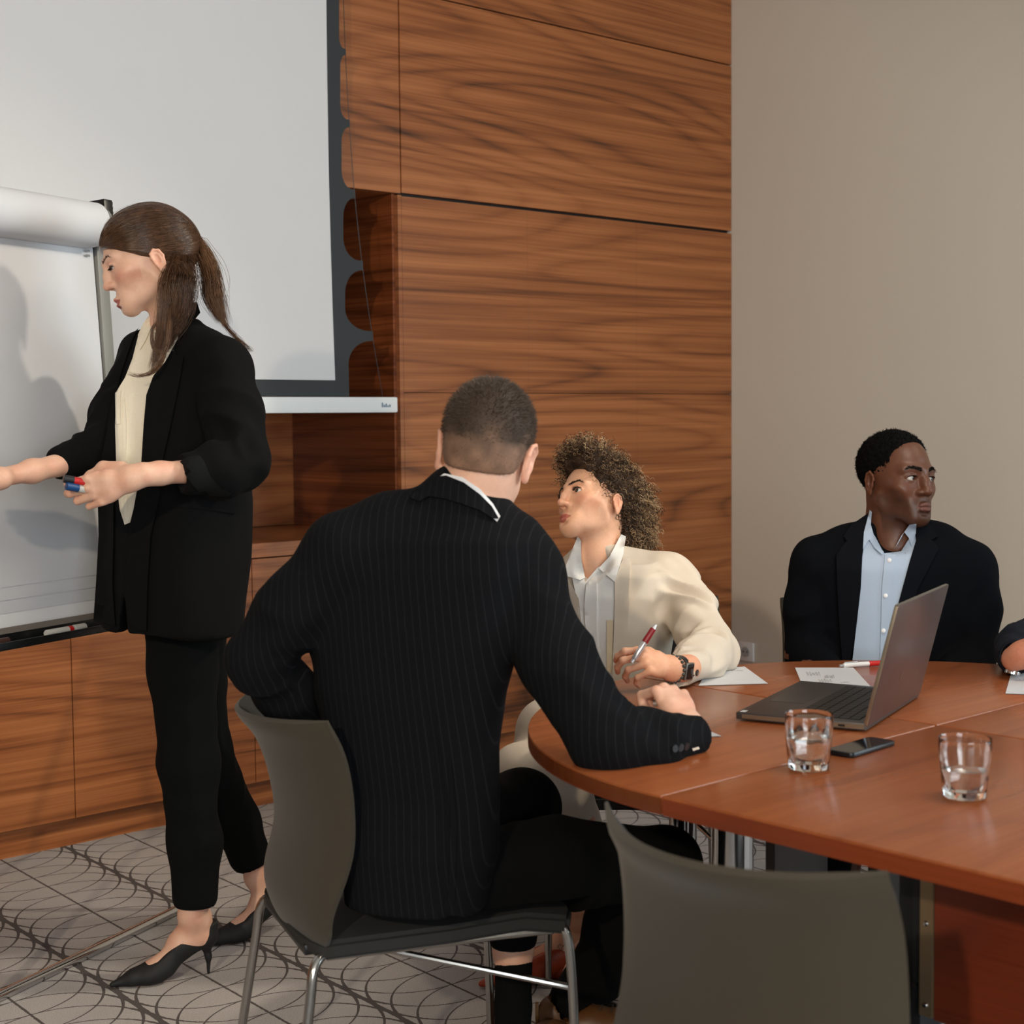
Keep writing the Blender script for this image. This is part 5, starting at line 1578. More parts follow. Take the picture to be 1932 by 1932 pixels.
NAVYPIN = None
def build_back():
    person = thing('person', 'man in dark pinstripe jacket seen from behind, seated and writing at the table', 'person', (1.72, 2.1, 0))
    skin = lin(224, 178, 154); bl = lin(206, 118, 94)
    f = cdir(.10, .10, .99); up = cdir(.17, -.98, .10); R = frame(f, up); org = at(917, 853, 2.66); sc = 1.0
    loc = lambda w: R.T @ (np.array(w) - org) / sc
    nb = at(882, 985, 2.64)
    q = dict(skin=skin, blushc=bl, lip=lin(170, 90, 80), browc=lin(60, 42, 30), wide=1.0, ear=1.12, flare=.34, neck=[((0, -.032, -.045), loc(at(893, 935, 2.645)), .055, .056), (loc(at(893, 935, 2.645)), loc(nb), .056, .062)])
    hV, hF, hC = make_head(q, R, org, sc, .0024)
    # hands
    S1 = Sdf(); wr = at(1300, 1380, 2.575)
    y = cdir(-.33, -.72, .60); z = cdir(.45, -.48, -.75); z = unit(z - y * np.dot(z, y)); x = -np.cross(y, z); HR = np.stack([x, y, z], 1)
    nl = hand_prims(S1, wr, HR, 1.0, [(62, 78, 40), (66, 80, 42), (70, 82, 42), (74, 80, 42)], .04, [(.024, .018, -.016), (.040, .050, -.030), (.030, .078, -.046), (.016, .096, -.052)],
                    arm=[(at(1230, 1402, 2.52), wr, .032, .024)])
    aV, aF = S1.mesh(.0022, smooth=1)
    S2 = Sdf(); w2 = at(600, 1372, 2.74)
    y = cdir(.7, .4, .55); z = cdir(.1, -.8, .5); z = unit(z - y * np.dot(z, y)); x = np.cross(y, z)
    hand_prims(S2, w2, np.stack([x, y, z], 1), 1.0, [(20, 25, 12)] * 4, .1, arm=[(at(520, 1310, 2.68), w2, .033, .026)])
    bV, bF = S2.mesh(.004, smooth=1)
    T = Sdf()
    T.chain([nb, at(850, 1100, 2.64), at(790, 1400, 2.64), at(790, 1620, 2.64)], [.055, .06, .06, .07], .05)
    T.chain([at(840, 1060, 2.64), at(640, 1035, 2.61), at(470, 1245, 2.64), at(520, 1310, 2.68)], [.06, .045, .037, .033], .03)
    T.chain([at(860, 1060, 2.64), at(994, 1092, 2.63), at(1050, 1242, 2.555), at(1140, 1402, 2.475), at(1230, 1400, 2.52)], [.05, .038, .035, .034, .028], .03)
    T.chain([at(860, 1645, 2.68), at(1255, 1622, 2.90), at(1120, 1820, 3.12), at(1075, 1885, 3.2)], [.05, .045, .038, .03], .03)
    T.chain([at(835, 1630, 2.74), at(990, 1530, 3.0), at(968, 1790, 2.96), at(968, 1850, 2.956)], [.05, .045, .034, .03], .03)
    tV, tF = T.mesh(.009)
    L = Sdf(); L.cone(at(968, 1740, 2.96), at(968, 1900, 2.955), .033, .030, .01); L.cone(at(1110, 1800, 3.1), at(1072, 1885, 3.2), .034, .033, .01)
    lV, lF = L.mesh(.005)
    cc = lambda V, j=(): skin_cols(V, skin, bl, 5, j)
    add_body('body', [(hV, hF, hC), (aV, aF, cc(aV)), (bV, bF, cc(bV)), (lV, lF, cc(lV)), (tV, tF, cc(tV))], SK_FAIR, person)
    for e in (-1, 1): eyeball(person, R, org, sc, e, (0, 1, 0), (.05, .03, .018))
    # hair with a low fade
    def cut(X, Y, Z):
        line = np.interp(Y, [-.16, -.09, -.05, -.028, .0, .03, .06, .09], [-.075, -.070, -.060, -.012, .028, .022, .050, .066]); return line - Z + 0 * X
    cutn = lambda X, Y, Z: -cut(X, Y, Z) * -1
    H = Sdf(); H.ell((0, -.012, .036), (.0775, .1005, .0885), .01); H.ell((0, -.050, -.02), (.060, .056, .050), .03)
    H.put(lambda X, Y, Z: Z - np.interp(Y, [-.16, -.09, -.05, -.028, .0, .03, .06, .09], [-.050, -.046, -.036, -.006, .030, .024, .050, .066]) + 0 * X, (-.13, -.16, -.14), (.13, .14, .17), .003, 's')
    hv, hf = H.mesh(.0027, smooth=2)
    hgt = hv[:, 2] - .25 * np.abs(hv[:, 0])
    k = np.clip((hgt + .062) / .075 + .3 * vnoise(hv * 55) * 1.0, 0, 1)[:, None]
    whorl = np.exp(-((hv[:, 0] - .02) ** 2 + (hv[:, 1] + .10) ** 2 + (hv[:, 2] - .02) ** 2) / .022 ** 2)[:, None] * .25
    dk = np.array(lin(46, 37, 30)[:3]); sk = np.array(lin(150, 116, 94)[:3])
    kk = np.clip(k * .95 - whorl, 0, 1)
    C = sk * (1 - kk) + dk * kk
    me = np_mesh('hair', org + (hv * sc) @ R.T, hf); paint(me, C); hair = link('hair', me, skin_mat('short_hair', .75, 0), person, True, None, world=True)
    HB = hair_mat('buzz_hair', lin(44, 34, 26), lin(86, 68, 54), .5)
    buzz('short_strands', hv, hf, lambda V: (V[:, 2] - .25 * np.abs(V[:, 0]) > .0), R, org, sc, 9000, lambda V: .003 + .006 * np.clip((V[:, 2]) / .08, 0, 1), .00035, HB, hair, (0, .25, -.1))
    buzz('fade_strands', hv, hf, lambda V: (V[:, 2] - .25 * np.abs(V[:, 0]) < .01), R, org, sc, 2600, .0016, .0002, hair_mat('fade_hair', lin(84, 66, 52), lin(120, 96, 78), .6), hair, (0, -.1, -.6))
    # jacket
    bf = cdir(.32, .0, .95); BR = frame(bf, (0, 0, 1)); o0 = np.array([*at(800, 1400, 2.64)[:2], 0])
    sr = BR[:, 0]
    PIN = cloth('pinstripe_wool', lin(14, 15, 18), .95, 800, .25, 0, ((float(sr[0]), float(sr[1]), .10), .0132, .055, lin(29, 30, 33)), spec=.12)
    SL = cloth('pinstripe_sleeve', lin(18, 20, 25), .9, 800, .25, 0, spec=.15)
    TRO2 = cloth('black_trousers_man', lin(11, 11, 12), .95, 600, .2, 0, spec=.1)
    J = Sdf()
    J.loft(o0, BR, rows([(985, 700, 985, 2.64), (1020, 628, 1012, 2.64), (1080, 602, 1008, 2.64), (1200, 592, 978, 2.64), (1300, 596, 950, 2.64), (1400, 618, 936, 2.64), (1500, 640, 936, 2.64), (1600, 648, 936, 2.64, .74), (1708, 655, 912, 2.64, .78)], 2.64, bf, .58, BR, o0), .03, ex=2.5)
    J.chain([at(868, 940, 2.64), at(882, 975, 2.64)], [.062, .070], .03)
    J.chain([at(862, 985, 2.64), at(740, 1000, 2.63), at(645, 1036, 2.61)], [.066, .058, .060], .04)
    J.chain([at(890, 990, 2.64), at(962, 1040, 2.63), at(1000, 1086, 2.62)], [.066, .054, .057], .04)
    s1 = at(645, 1042, 2.61); e1_ = at(483, 1242, 2.64); c1 = at(585, 1345, 2.74)
    J.chain([s1, at(560, 1140, 2.62), e1_], [.060, .056, .053], .03); J.chain([e1_, at(535, 1305, 2.69), c1], [.053, .048, .042], .02)
    s2 = at(994, 1090, 2.62); e2 = at(1140, 1398, 2.475); c2 = at(1314, 1386, 2.565)
    J.chain([s2, at(1050, 1240, 2.55), e2], [.056, .056, .056], .03); J.chain([e2, at(1230, 1398, 2.515), c2], [.056, .047, .034], .02)
    cuff(J, c2 + unit(c2 - e2) * .004, c2 - at(1230, 1398, 2.515))
    V, F = J.mesh(.0052, smooth=2); N = normals(V, F)
    d = folds(V, s1, e1_, .008, 14, .10, seed=1, mid=.75, wid=.4) + folds(V, e1_, c1, .008, 22, .09, seed=4) + folds(V, s2, e2, .008, 13, .10, seed=6, mid=.7, wid=.45) + folds(V, e2, c2, .007, 20, .09, seed=2)
    loc3 = (V - o0) @ BR
    d += .005 * vnoise(np.stack([loc3[:, 0] * 7, loc3[:, 2] * 2.6 + loc3[:, 0] * 3, loc3[:, 1] * 2], 1)) * np.clip((1.12 - V[:, 2]) / .2, 0, 1)
    d -= .006 * np.exp(-((loc3[:, 0] - .035 - .1 * (.9 - loc3[:, 2])) / .008) ** 2) * np.clip((.85 - V[:, 2]) / .1, 0, 1) * (loc3[:, 1] < 0)
    V = laplace(V + N * d[:, None], F, 1)
    # sleeves carry the plain run of the cloth
    me = np_mesh('jacket', V, F); link('jacket', me, PIN, person, True, None, world=True)
    tree = bvh_of((V, F))
    drape('shirt_collar', [(820, 905), (838, 893), (872, 900), (905, 922), (930, 950), (944, 974), (938, 984), (918, 968), (880, 940), (845, 915)], bvh_of((V, F), (hV, hF)), cloth('white_shirt', lin(225, 225, 228), .8), person, .004, .004, 6, 2.6)
    drape('jacket_collar', [(772, 938), (800, 914), (822, 899), (842, 897), (875, 910), (905, 932), (928, 955), (941, 978), (930, 978), (905, 962), (870, 950), (838, 940), (808, 936), (790, 946)], tree, PIN, person, .010, .006, 7, 2.6)
    drape('back_vent', [(846, 1440), (852, 1440), (862, 1560), (858, 1700), (846, 1700), (850, 1560)], tree, PIN, person, .004, .003, 8, 2.5)
    drape('shirt_cuff', [(1306, 1412), (1318, 1409), (1320, 1413), (1308, 1417)], tree, CREAM, person, .002, .004, 5, 2.55)
    bt = mat('dark_button', lin(20, 24, 28), .3)
    for (x_, y_) in ((1272, 1412), (1283, 1410), (1294, 1408)):
        h = tree.ray_cast(Vector(CAMP), Vector(unit(at(x_, y_, 1) - CAMP)))
        if h[0] is None: continue
        nrm = h[1] if h[1].dot(Vector(CAMP) - h[0]) > 0 else -h[1]
        MB().tube([np.array(h[0]) - np.array(nrm) * .001, np.array(h[0]) + np.array(nrm) * .003], .0065, 12).build('sleeve_button', bt, person, world=True)
    # trousers
    P = Sdf()
    P.ell(at(815, 1655, 2.72), (.10, .10, .075), .03)
    P.chain([at(860, 1648, 2.68), at(1040, 1632, 2.76), at(1255, 1628, 2.88)], [.074, .078, .066], .03)
    P.chain([at(1255, 1628, 2.88), at(1165, 1745, 3.0), at(1128, 1838, 3.10)], [.066, .062, .060], .02)
    P.chain([at(830, 1620, 2.74), at(905, 1562, 2.88), at(985, 1524, 3.0)], [.080, .084, .075], .03)
    P.chain([at(985, 1524, 3.0), at(974, 1660, 2.98), at(968, 1766, 2.96)], [.072, .056, .047], .02)
    cuff(P, at(1126, 1846, 3.11), at(1100, 1900, 3.16) - at(1128, 1838, 3.10), .09); cuff(P, at(968, 1778, 2.96), (0, 0, -1), .09)
    V, F = P.mesh(.0055, smooth=2); N = normals(V, F)
    d = folds(V, at(830, 1640, 2.62), at(1255, 1620, 2.88), .006, 12, .12, seed=3) + folds(V, at(1255, 1620, 2.88), at(1128, 1838, 3.1), .006, 14, .1, seed=8)
    V = laplace(V + N * d[:, None], F, 1)
    V[:, 2] = np.where(V[:, 2] < .455, np.where((V[:, 0] < 1.9), np.maximum(V[:, 2], .452), V[:, 2]), V[:, 2])
    link('trousers', np_mesh('trousers', V, F), TRO2, person, True, None, world=True)
    SOCK = cloth('black_sock', lin(13, 13, 14), .95, 400, .3, 0, spec=.1)
    K = Sdf(); K.chain([at(969, 1818, 2.957), at(968, 1900, 2.955), at(967, 2010, 2.955)], [.0365, .035, .036], .01)
    V, F = K.mesh(.004, smooth=1); V[:, 2] = np.maximum(V[:, 2], .02); link('sock', np_mesh('sock', V, F), SOCK, person, True, None, world=True)
    K = Sdf(); K.chain([at(1105, 1835, 3.12), at(1078, 1880, 3.17), at(1062, 1915, 3.20)], [.041, .041, .043], .01); K.cone(at(1070, 1905, 3.2), at(1150, 1925, 3.22), .04, .035, .02)
    V, F = K.mesh(.004, smooth=1); V[:, 2] = np.maximum(V[:, 2], .02); link('sock', np_mesh('sock', V, F), SOCK, person, True, None, world=True)
    BRN = mat('brown_leather', lin(92, 58, 28), .45, noise=.15, nscale=90); SOLE = mat('dark_sole', lin(34, 26, 20), .7)
    def dress_shoe(p, hd, sc=1.0):
        f_ = np.array([math.cos(hd), math.sin(hd), 0]); x_ = np.array([f_[1], -f_[0], 0]); Rr = np.stack([x_, f_, [0, 0, 1]], 1); Q = lambda q: np.array(p) + Rr @ (np.array(q) * sc)
        s = Sdf(); s.chain([Q((0, 0, .048)), Q((0, .07, .055)), Q((.003, .16, .042)), Q((.004, .225, .032)), Q((.002, .262, .028))], [.036, .036, .042, .034, .020], .02); s.cone(Q((0, -.002, .04)), Q((0, -.006, .085)), .036, .034, .01)
        s.cone(Q((0, .012, .09)), Q((0, .03, .14)), .031, .04, .004, 's')
        V, F = s.mesh(.004, smooth=2); V[:, 2] = np.maximum(V[:, 2], .012)
        sh = link('shoe', np_mesh('shoe', V, F), BRN, person, True, None, world=True)
        poly = [(-.03, -.03), (.03, -.03), (.032, .04), (.044, .15), (.035, .23), (.0, .285), (-.03, .24), (-.038, .15), (-.03, .04)]
        MB().prism([tuple((Rr @ np.array((a, b, 0)))[:2] + np.array(p)[:2]) for a, b in poly], .0005, .014, .002).build('sole', SOLE, sh, world=True)
        for i in range(3):
            yy = .085 + .022 * i; MB().tube([Q((-.02, yy, .092 - .006 * i)), Q((0, yy + .008, .1 - .006 * i)), Q((.02, yy, .092 - .006 * i))], .0018, 6).build('shoelace', mat('lace_%d' % i, lin(70, 52, 36), .8), sh, world=True)
        MB().tube(spline([Q((.0, .08, .10)), Q((-.03, .085, .085)), Q((-.045, .08, .05)), Q((-.035, .075, .04)), Q((-.015, .08, .09))], 5), .0014, 6).build('shoelace', mat('lace_bow', lin(80, 62, 44), .8), sh, world=True)
        MB().box((-.006, -.045, .06), (.006, -.038, .105), .002, Matrix.Translation(p) @ Matrix(Rr).to_4x4()).build('heel_tab', mat('heel_tab_tan', lin(132, 92, 44), .5), sh, world=True)
    dress_shoe(on_z(1052, 1985, 0), math.radians(-38)); dress_shoe(on_z(968, 2066, 0), math.radians(20))
    ballpen('silver ballpoint pen in the fist of the man in pinstripes', at(1226, 1329, 2.66), at(1300, 1318, 2.64), SILV, SILV, r=.0055)

build_back()

# ------------------------------------------------------------------ woman with curly hair in the beige suit
def build_curly():
    person = thing('person', 'seated woman with curly hair in a beige suit, holding a red pen', 'person', (2.45, 2.45, 0))
    skin = lin(218, 166, 134); bl = lin(204, 112, 86)
    f = cdir(-.82, -.33, -.47); up = cdir(-.26, -.94, .18); R = frame(f, up); org = at(1124, 952, 3.72); sc = .93
    loc = lambda w: R.T @ (np.array(w) - org) / sc
    nb = at(1122, 1062, 3.68)
    q = dict(skin=skin, blushc=bl, blush=.7, lip=lin(172, 84, 74), browc=lin(36, 24, 18), browk=.95, browt=.85, browz=.019, eyeopen=.88, jaw=.89, wide=.97, nose=.95, bump=.0015, nasion=.0025, lips=1.0, lipo=.001, lipf=.001, ear=.86, earz=-.010, chinz=.005, lid=lin(190, 96, 66),
             neck=[((0, -.028, -.055), loc(nb), .050, .054), (loc(nb), loc(at(1128, 1130, 3.69)), .054, .055)])
    hV, hF, hC = make_head(q, R, org, sc)
    S1 = Sdf(); wr = at(1272, 1262, 3.13)
    y = cdir(-.84, -.26, -.48); z = cdir(.02, -.62, -.78); z = unit(z - y * np.dot(z, y)); x = np.cross(y, z); HR = np.stack([x, y, z], 1)
    nl = hand_prims(S1, wr, HR, .88, [(34, 52, 26), (44, 56, 28), (52, 58, 30), (60, 58, 30)], .06, [(.024, .018, -.012), (.044, .050, -.022), (.048, .078, -.030), (.036, .098, -.036)],
                    arm=[(at(1340, 1246, 3.34), at(1296, 1260, 3.17), .030, .024), (at(1296, 1260, 3.17), wr, .024, .0205)], bend=[.05, .0, -.05, -.12])
    aV, aF = S1.mesh(.0021, smooth=1)
    # ankles and feet
    h1 = on_z(1096, 1838, 0); hd = math.atan2(*(unit(cdir(-.9, 0, -.35))[[1, 0]]))
    OR = mat('orange_leather', lin(168, 62, 26), .4, noise=.1, nscale=60)
    f1V, f1F = pump_shoe(person, h1, hd, hh=.03, mshoe=OR, leg=[at(1092, 1755, 3.56), at(1108, 1660, 3.48)], low=True)
    h2 = on_z(1215, 1842, 0)
    f2V, f2F = pump_shoe(person, h2, hd - .3, hh=.03, mshoe=OR, leg=[at(1150, 1760, 3.56), at(1105, 1640, 3.52)], low=True)
    T = Sdf()
    T.chain([nb, at(1140, 1160, 3.68), at(1150, 1300, 3.72), at(1150, 1400, 3.74)], [.05, .065, .06, .075], .05)
    T.chain([at(1140, 1100, 3.68), at(1268, 1095, 3.66), at(1346, 1230, 3.41), at(1340, 1246, 3.34)], [.055, .042, .035, .03], .03)
    T.chain([at(1140, 1100, 3.7), at(1068, 1100, 3.8), at(1040, 1230, 3.8), at(1045, 1320, 3.72)], [.045, .03, .028, .025], .03)
    T.chain([at(1140, 1400, 3.74), at(1035, 1378, 3.30), at(1085, 1560, 3.3), at(1092, 1755, 3.56)], [.08, .05, .04, .03], .03)
    tV, tF = T.mesh(.010)
    cc = lambda V, j=(): skin_cols(V, skin, bl, 7, j)
    add_body('body', [(hV, hF, hC), (aV, aF, cc(aV, [(n[0], .012) for n in nl])), (f1V, f1F, cc(f1V)), (f2V, f2F, cc(f2V)), (tV, tF, cc(tV))], SK_FAIR, person)
    for e in (-1, 1): eyeball(person, R, org, sc, e, (.02, 1, -.02), (.04, .022, .012))
    face_hair(person, q, R, org, sc, mat('dark_lashes', lin(26, 18, 14), .7), 200, .008, .1)
    # small inked line drawing on the ankle
    bvf = bvh_of((f1V, f1F))
    def on_skin(x_, y_):
        h = bvf.ray_cast(Vector(CAMP), Vector(unit(at(x_, y_, 1) - CAMP))); return None if h[0] is None else np.array(h[0]) + unit(CAMP - np.array(h[0])) * .0006
    mb = MB()
    for line in ([(1050, 1755), (1054, 1775), (1060, 1790)], [(1052, 1786), (1057, 1781), (1062, 1786), (1057, 1792), (1052, 1786)], [(1062, 1786), (1067, 1781), (1071, 1777), (1068, 1770), (1072, 1768)], [(1060, 1790), (1062, 1797)]):
        P = [on_skin(*p) for p in line]
        if all(p is not None for p in P): mb.tube(P, .0006, 5)
    if mb.v: mb.build('ankle_tattoo', mat('tattoo_ink', lin(60, 40, 34), .6), person, world=True)
    # suit
    BEI = cloth('beige_suit', lin(203, 189, 172), .85, 900, .07, .03); VEST = cloth('cream_vest', lin(220, 200, 168), .8, 420, .06, .05); WSH = cloth('white_blouse', lin(232, 229, 224), .75, 500, .03, .05)
    bf = cdir(-.70, .0, -.71); BR = frame(bf, (0, 0, 1)); o0 = np.array([*at(1150, 1200, 3.68)[:2], 0])
    J = Sdf()
    J.loft(o0, BR, rows([(1058, 1075, 1240), (1080, 1054, 1272), (1120, 1046, 1278), (1200, 1062, 1262), (1290, 1066, 1248), (1360, 1040, 1262)], 3.68, bf, .66, BR, o0), .03, ex=2.3)
    s1 = at(1262, 1090, 3.66); e1_ = at(1345, 1228, 3.40); c1 = at(1284, 1266, 3.15)
    J.chain([at(1128, 1064, 3.68), s1], [.055, .054], .04); J.chain([at(1118, 1066, 3.69), at(1066, 1096, 3.8)], [.05, .05], .04)
    J.chain([s1, at(1306, 1160, 3.54), e1_], [.056, .052, .052], .025); J.chain([e1_, at(1318, 1250, 3.28), c1], [.052, .044, .0355], .02)
    cuff(J, at(1284, 1266, 3.15), wr - at(1318, 1250, 3.28), .06); J.ell(at(1110, 1050, 3.60), (.055, .055, .060), .012, 's')
    J.chain([at(1066, 1100, 3.8), at(1036, 1230, 3.8), at(1040, 1330, 3.72)], [.054, .05, .04], .03)
    V, F = J.mesh(.0048, smooth=2); N = normals(V, F)
    d = folds(V, s1, e1_, .011, 18, .085, seed=1, twist=1.2) + folds(V, e1_, c1, .009, 20, .085, seed=4, twist=1.1)
    l3 = (V - o0) @ BR
    d += .006 * (.6 - np.abs(2 * vnoise(np.stack([l3[:, 0] * 8 + l3[:, 2] * 3, l3[:, 2] * 2.4 - l3[:, 0] * 2, l3[:, 1] * 2], 1)))) * np.clip(l3[:, 1] / .04, 0, 1)
    V = laplace(V + N * d[:, None], F, 1); V[:, 2] = np.where((np.hypot(V[:, 0] - TC[0], V[:, 1] - TC[1]) < TR) & (V[:, 2] < .79) & (V[:, 2] > .70), np.maximum(V[:, 2], .7425), V[:, 2])
    jk = link('jacket', np_mesh('jacket', V, F), BEI, person, True, None, world=True)
    tree = bvh_of((V, F)); tree2 = bvh_of((V, F), (hV, hF))
    sh = drape('shirt', [(1076, 1074), (1092, 1052), (1104, 1098), (1128, 1070), (1146, 1066), (1164, 1096), (1163, 1180), (1160, 1300), (1122, 1300), (1106, 1230), (1094, 1170), (1086, 1120)], tree2, WSH, person, .006, .004, 7, 3.6)
    drape('placket', [(1106, 1100), (1120, 1088), (1126, 1092), (1126, 1200), (1136, 1298), (1122, 1298), (1108, 1220), (1102, 1150)], tree, WSH, sh, .011, .004, 7, 3.6)
    drape('collar', [(1172, 1008), (1181, 1012), (1176, 1046), (1160, 1098), (1129, 1072), (1150, 1050)], tree2, WSH, sh, .016, .004, 6, 3.6)
    drape('collar', [(1090, 1012), (1096, 1020), (1097, 1056), (1104, 1090), (1094, 1094), (1072, 1088), (1064, 1082), (1068, 1066), (1080, 1036)], tree2, WSH, sh, .014, .004, 6, 3.6)
    drape('front_edge', [(1160, 1098), (1176, 1050), (1190, 1052), (1186, 1120), (1184, 1200), (1182, 1300), (1154, 1300), (1158, 1200), (1160, 1140)], tree, BEI, person, .012, .006, 9, 3.6)
    drape('front_edge', [(1064, 1086), (1074, 1095), (1092, 1130), (1098, 1190), (1106, 1240), (1118, 1290), (1100, 1300), (1078, 1220), (1064, 1150), (1058, 1100)], tree, BEI, person, .010, .006, 8, 3.6)
    drape('pocket_welt', [(1145, 1170), (1157, 1170), (1155, 1270), (1145, 1266)], tree, VEST, person, .010, .003, 7, 3.6)
    bt = mat('brown_button', lin(52, 38, 32), .3)
    def button(x_, y_, r, m_, par):
        h = tree.ray_cast(Vector(CAMP), Vector(unit(at(x_, y_, 1) - CAMP)))
        if h[0] is None: return
        n_ = np.array(h[1]); n_ = n_ if np.dot(n_, CAMP - np.array(h[0])) > 0 else -n_
        p = np.array(h[0]); MB().tube([p - n_ * .001, p + n_ * .0028, p + n_ * .0034], [r, r, r * .8], 14).build('button', m_, par, world=True)
    button(1314, 1269, .0068, bt, person)
    # watch and bead bracelet on the wrist
    ax = unit(wr - at(1296, 1260, 3.17)); c = wr - ax * .012
    u = unit(np.cross(ax, [0, 0, 1])); v = np.cross(ax, u)
    wt = MB().tube([c - ax * .009 + 0 * u, c + ax * .009], .0275, 24).build('wristwatch', mat('watch_black', lin(18, 18, 20), .25), person, world=True)
    zc = unit(cdir(.35, .1, -.9)); zc = unit(zc - ax * np.dot(zc, ax)); yc = np.cross(zc, ax)
    WM = Matrix(np.stack([ax, yc, zc], 1)).to_4x4(); WM.translation = Vector(c + zc * .026)
    MB().box((-.015, -.018, -.003), (.015, .018, .005), .003, WM).build('watch_case', STEEL, wt, world=True); MB().box((-.012, -.015, .0045), (.012, .015, .0058), .001, WM).build('watch_face', mat('watch_glass', lin(8, 8, 10), .05), wt, world=True)
    mb = MB(); cb = wr + ax * .006
    for i in range(20):
        a = 2 * math.pi * i / 20; p = cb + (u * math.cos(a) + v * math.sin(a)) * .0268
        bm = bmesh.new(); bmesh.ops.create_icosphere(bm, subdivisions=1, radius=.0042); mb.bm(bm, Matrix.Translation(p))
    mb.build('bead_bracelet', mat('beads_dark', lin(52, 56, 52), .3), person, 60, world=True)
    # trousers, legs crossed
    P = Sdf(); P.ell(at(1150, 1420, 3.72), (.15, .15, .10), .03)
    P.chain([at(1140, 1420, 3.72), at(1085, 1395, 3.46), at(1035, 1378, 3.30)], [.085, .076, .066], .03); P.chain([at(1035, 1378, 3.30), at(1062, 1480, 3.2), at(1090, 1570, 3.44), at(1100, 1640, 3.49)], [.066, .058, .056, .056], .02)
    P.chain([at(1130, 1440, 3.74), at(1050, 1458, 3.46), at(985, 1462, 3.2)], [.085, .074, .064], .03); P.chain([at(985, 1462, 3.2), at(1060, 1580, 3.42), at(1130, 1680, 3.52)], [.064, .056, .055], .02)
    V, F = P.mesh(.0055, smooth=2); N = normals(V, F)
    d = folds(V, at(1140, 1420, 3.72), at(1035, 1378, 3.30), .007, 16, .1, seed=2) + folds(V, at(1035, 1378, 3.30), at(1100, 1640, 3.49), .007, 13, .1, seed=3, mid=.2, wid=.4)
    V = laplace(V + N * d[:, None], F, 1); link('trousers', np_mesh('trousers', V, F), BEI, person, True, None, world=True)
    # curly hair: dark mass with hundreds of small coils
    CD = hair_mat('curl_dark', lin(34, 25, 19), lin(74, 55, 40), .55, spec=.2); CM = hair_mat('curl_brown', lin(78, 58, 40), lin(128, 98, 70), .42); CL = hair_mat('curl_blond', lin(140, 110, 78), lin(196, 164, 124), .42)
    H = Sdf(); H.ell((0, -.018, .040), (.082, .100, .088), .01); H.ell((0, .045, .105), (.062, .050, .038), .03); H.ell((0, -.095, .02), (.07, .05, .07), .03); H.ell((0, -.115, -.05), (.055, .045, .055), .03); H.ell((.0, .02, .1), (.07, .06, .04), .03)
    H.put(lambda X, Y, Z: Z - np.interp(Y, [-.17, -.06, -.03, -.012, .012, .03, .05, .075, .095], [-.14, -.10, -.05, .014, -.008, -.012, .034, .074, .088]) + 0 * X, (-.13, -.2, -.2), (.13, .14, .2), .004, 's')
    hv, hf = H.mesh(.004, smooth=1); hv = hv + normals(hv, hf) * (.004 * vnoise(hv * 70))[:, None]
    hair = link('hair', np_mesh('hair', org + (hv * sc) @ R.T, hf), CD, person, True, None, world=True)
    hn = normals(hv, hf); n = 3200
    okv = np.where(~((np.abs(hv[:, 0]) > .055) & (hv[:, 1] > -.028) & (hv[:, 1] < .016) & (hv[:, 2] < .012)) & ~((hv[:, 1] > .02) & (hn[:, 2] < -.85)))[0]
    ln_ = np.interp(hv[:, 1], [-.17, -.06, -.03, -.012, .012, .03, .05, .075, .095], [-.14, -.10, -.05, .014, -.008, -.012, .034, .074, .088])
    okv = okv[~((hv[okv, 1] > -.01) & (hv[okv, 2] < ln_[okv] + .009))]
    pick = rng.choice(okv, n); pos = hv[pick]; nor = hn[pick]
    grav = R.T @ np.array([0, 0, -1.0]); back = np.array([0, -1.0, 0])
    lines = []; m_ = 26; t = np.linspace(0, 1, m_)
    for i in range(n):
        p = pos[i]; front = np.clip((p[1] + .0) / .08, 0, 1); tail = p[1] < -.075
        d = back * (.9 - 1.3 * front) + nor[i] * rng.uniform(.15, .55) + grav * (.25 + .6 * tail - .75 * front) + rng.normal(0, .45, 3)
        d = unit(d); Lh = rng.uniform(.020, .046) * (1.25 if tail else 1)
        a = unit(np.cross(d, rng.normal(0, 1, 3))); b = np.cross(d, a); rd = rng.uniform(.0022, .0055); tw = rng.uniform(1.6, 3.2); ph = rng.uniform(0, 6.28)
        ln = p - nor[i] * .004 + nor[i] * np.sin(t * 2.6)[:, None] * rng.uniform(.004, .016) + d * (t * Lh)[:, None] + (a * np.cos(ph + t * 6.28 * tw)[:, None] + b * np.sin(ph + t * 6.28 * tw)[:, None]) * (rd * np.minimum(1, t * 3))[:, None]
        lines.append(ln)
    lines = org + (np.array(lines) * sc) @ R.T
    cls = rng.random(n) + .35 * (pos[:, 1] < -.07) + .25 * (pos[:, 2] > .105)
    for nm, sel, mm in (('dark_curls', cls < .5, CD), ('brown_curls', (cls >= .5) & (cls < .9), CM), ('blond_curls', cls >= .9, CL)):
        strands(nm, lines[sel], rng.uniform(.0005, .0011, sel.sum()), mm, hair)
    # flyaway hairs
    pick = rng.choice(len(hv), 500); ln = []
    for i in pick:
        d = unit(hn[i] + rng.normal(0, .5, 3)); a = unit(np.cross(d, rng.normal(0, 1, 3))); b = np.cross(d, a); Lh = rng.uniform(.015, .04); rd = rng.uniform(.002, .006); ph = rng.uniform(0, 6)
        ln.append(hv[i] + d * (t * Lh)[:, None] + (a * np.cos(ph + t * 9)[:, None] + b * np.sin(ph + t * 9)[:, None]) * (rd * t)[:, None])
    strands('flyaway_hairs', org + (np.array(ln) * sc) @ R.T, .0002, CM, hair)
    ballpen('red grip pen held upright by the woman with curly hair', at(1192, 1250, 3.07), at(1238, 1178, 3.09), SILV, WINE, (.52, .88), .0058)
build_curly()

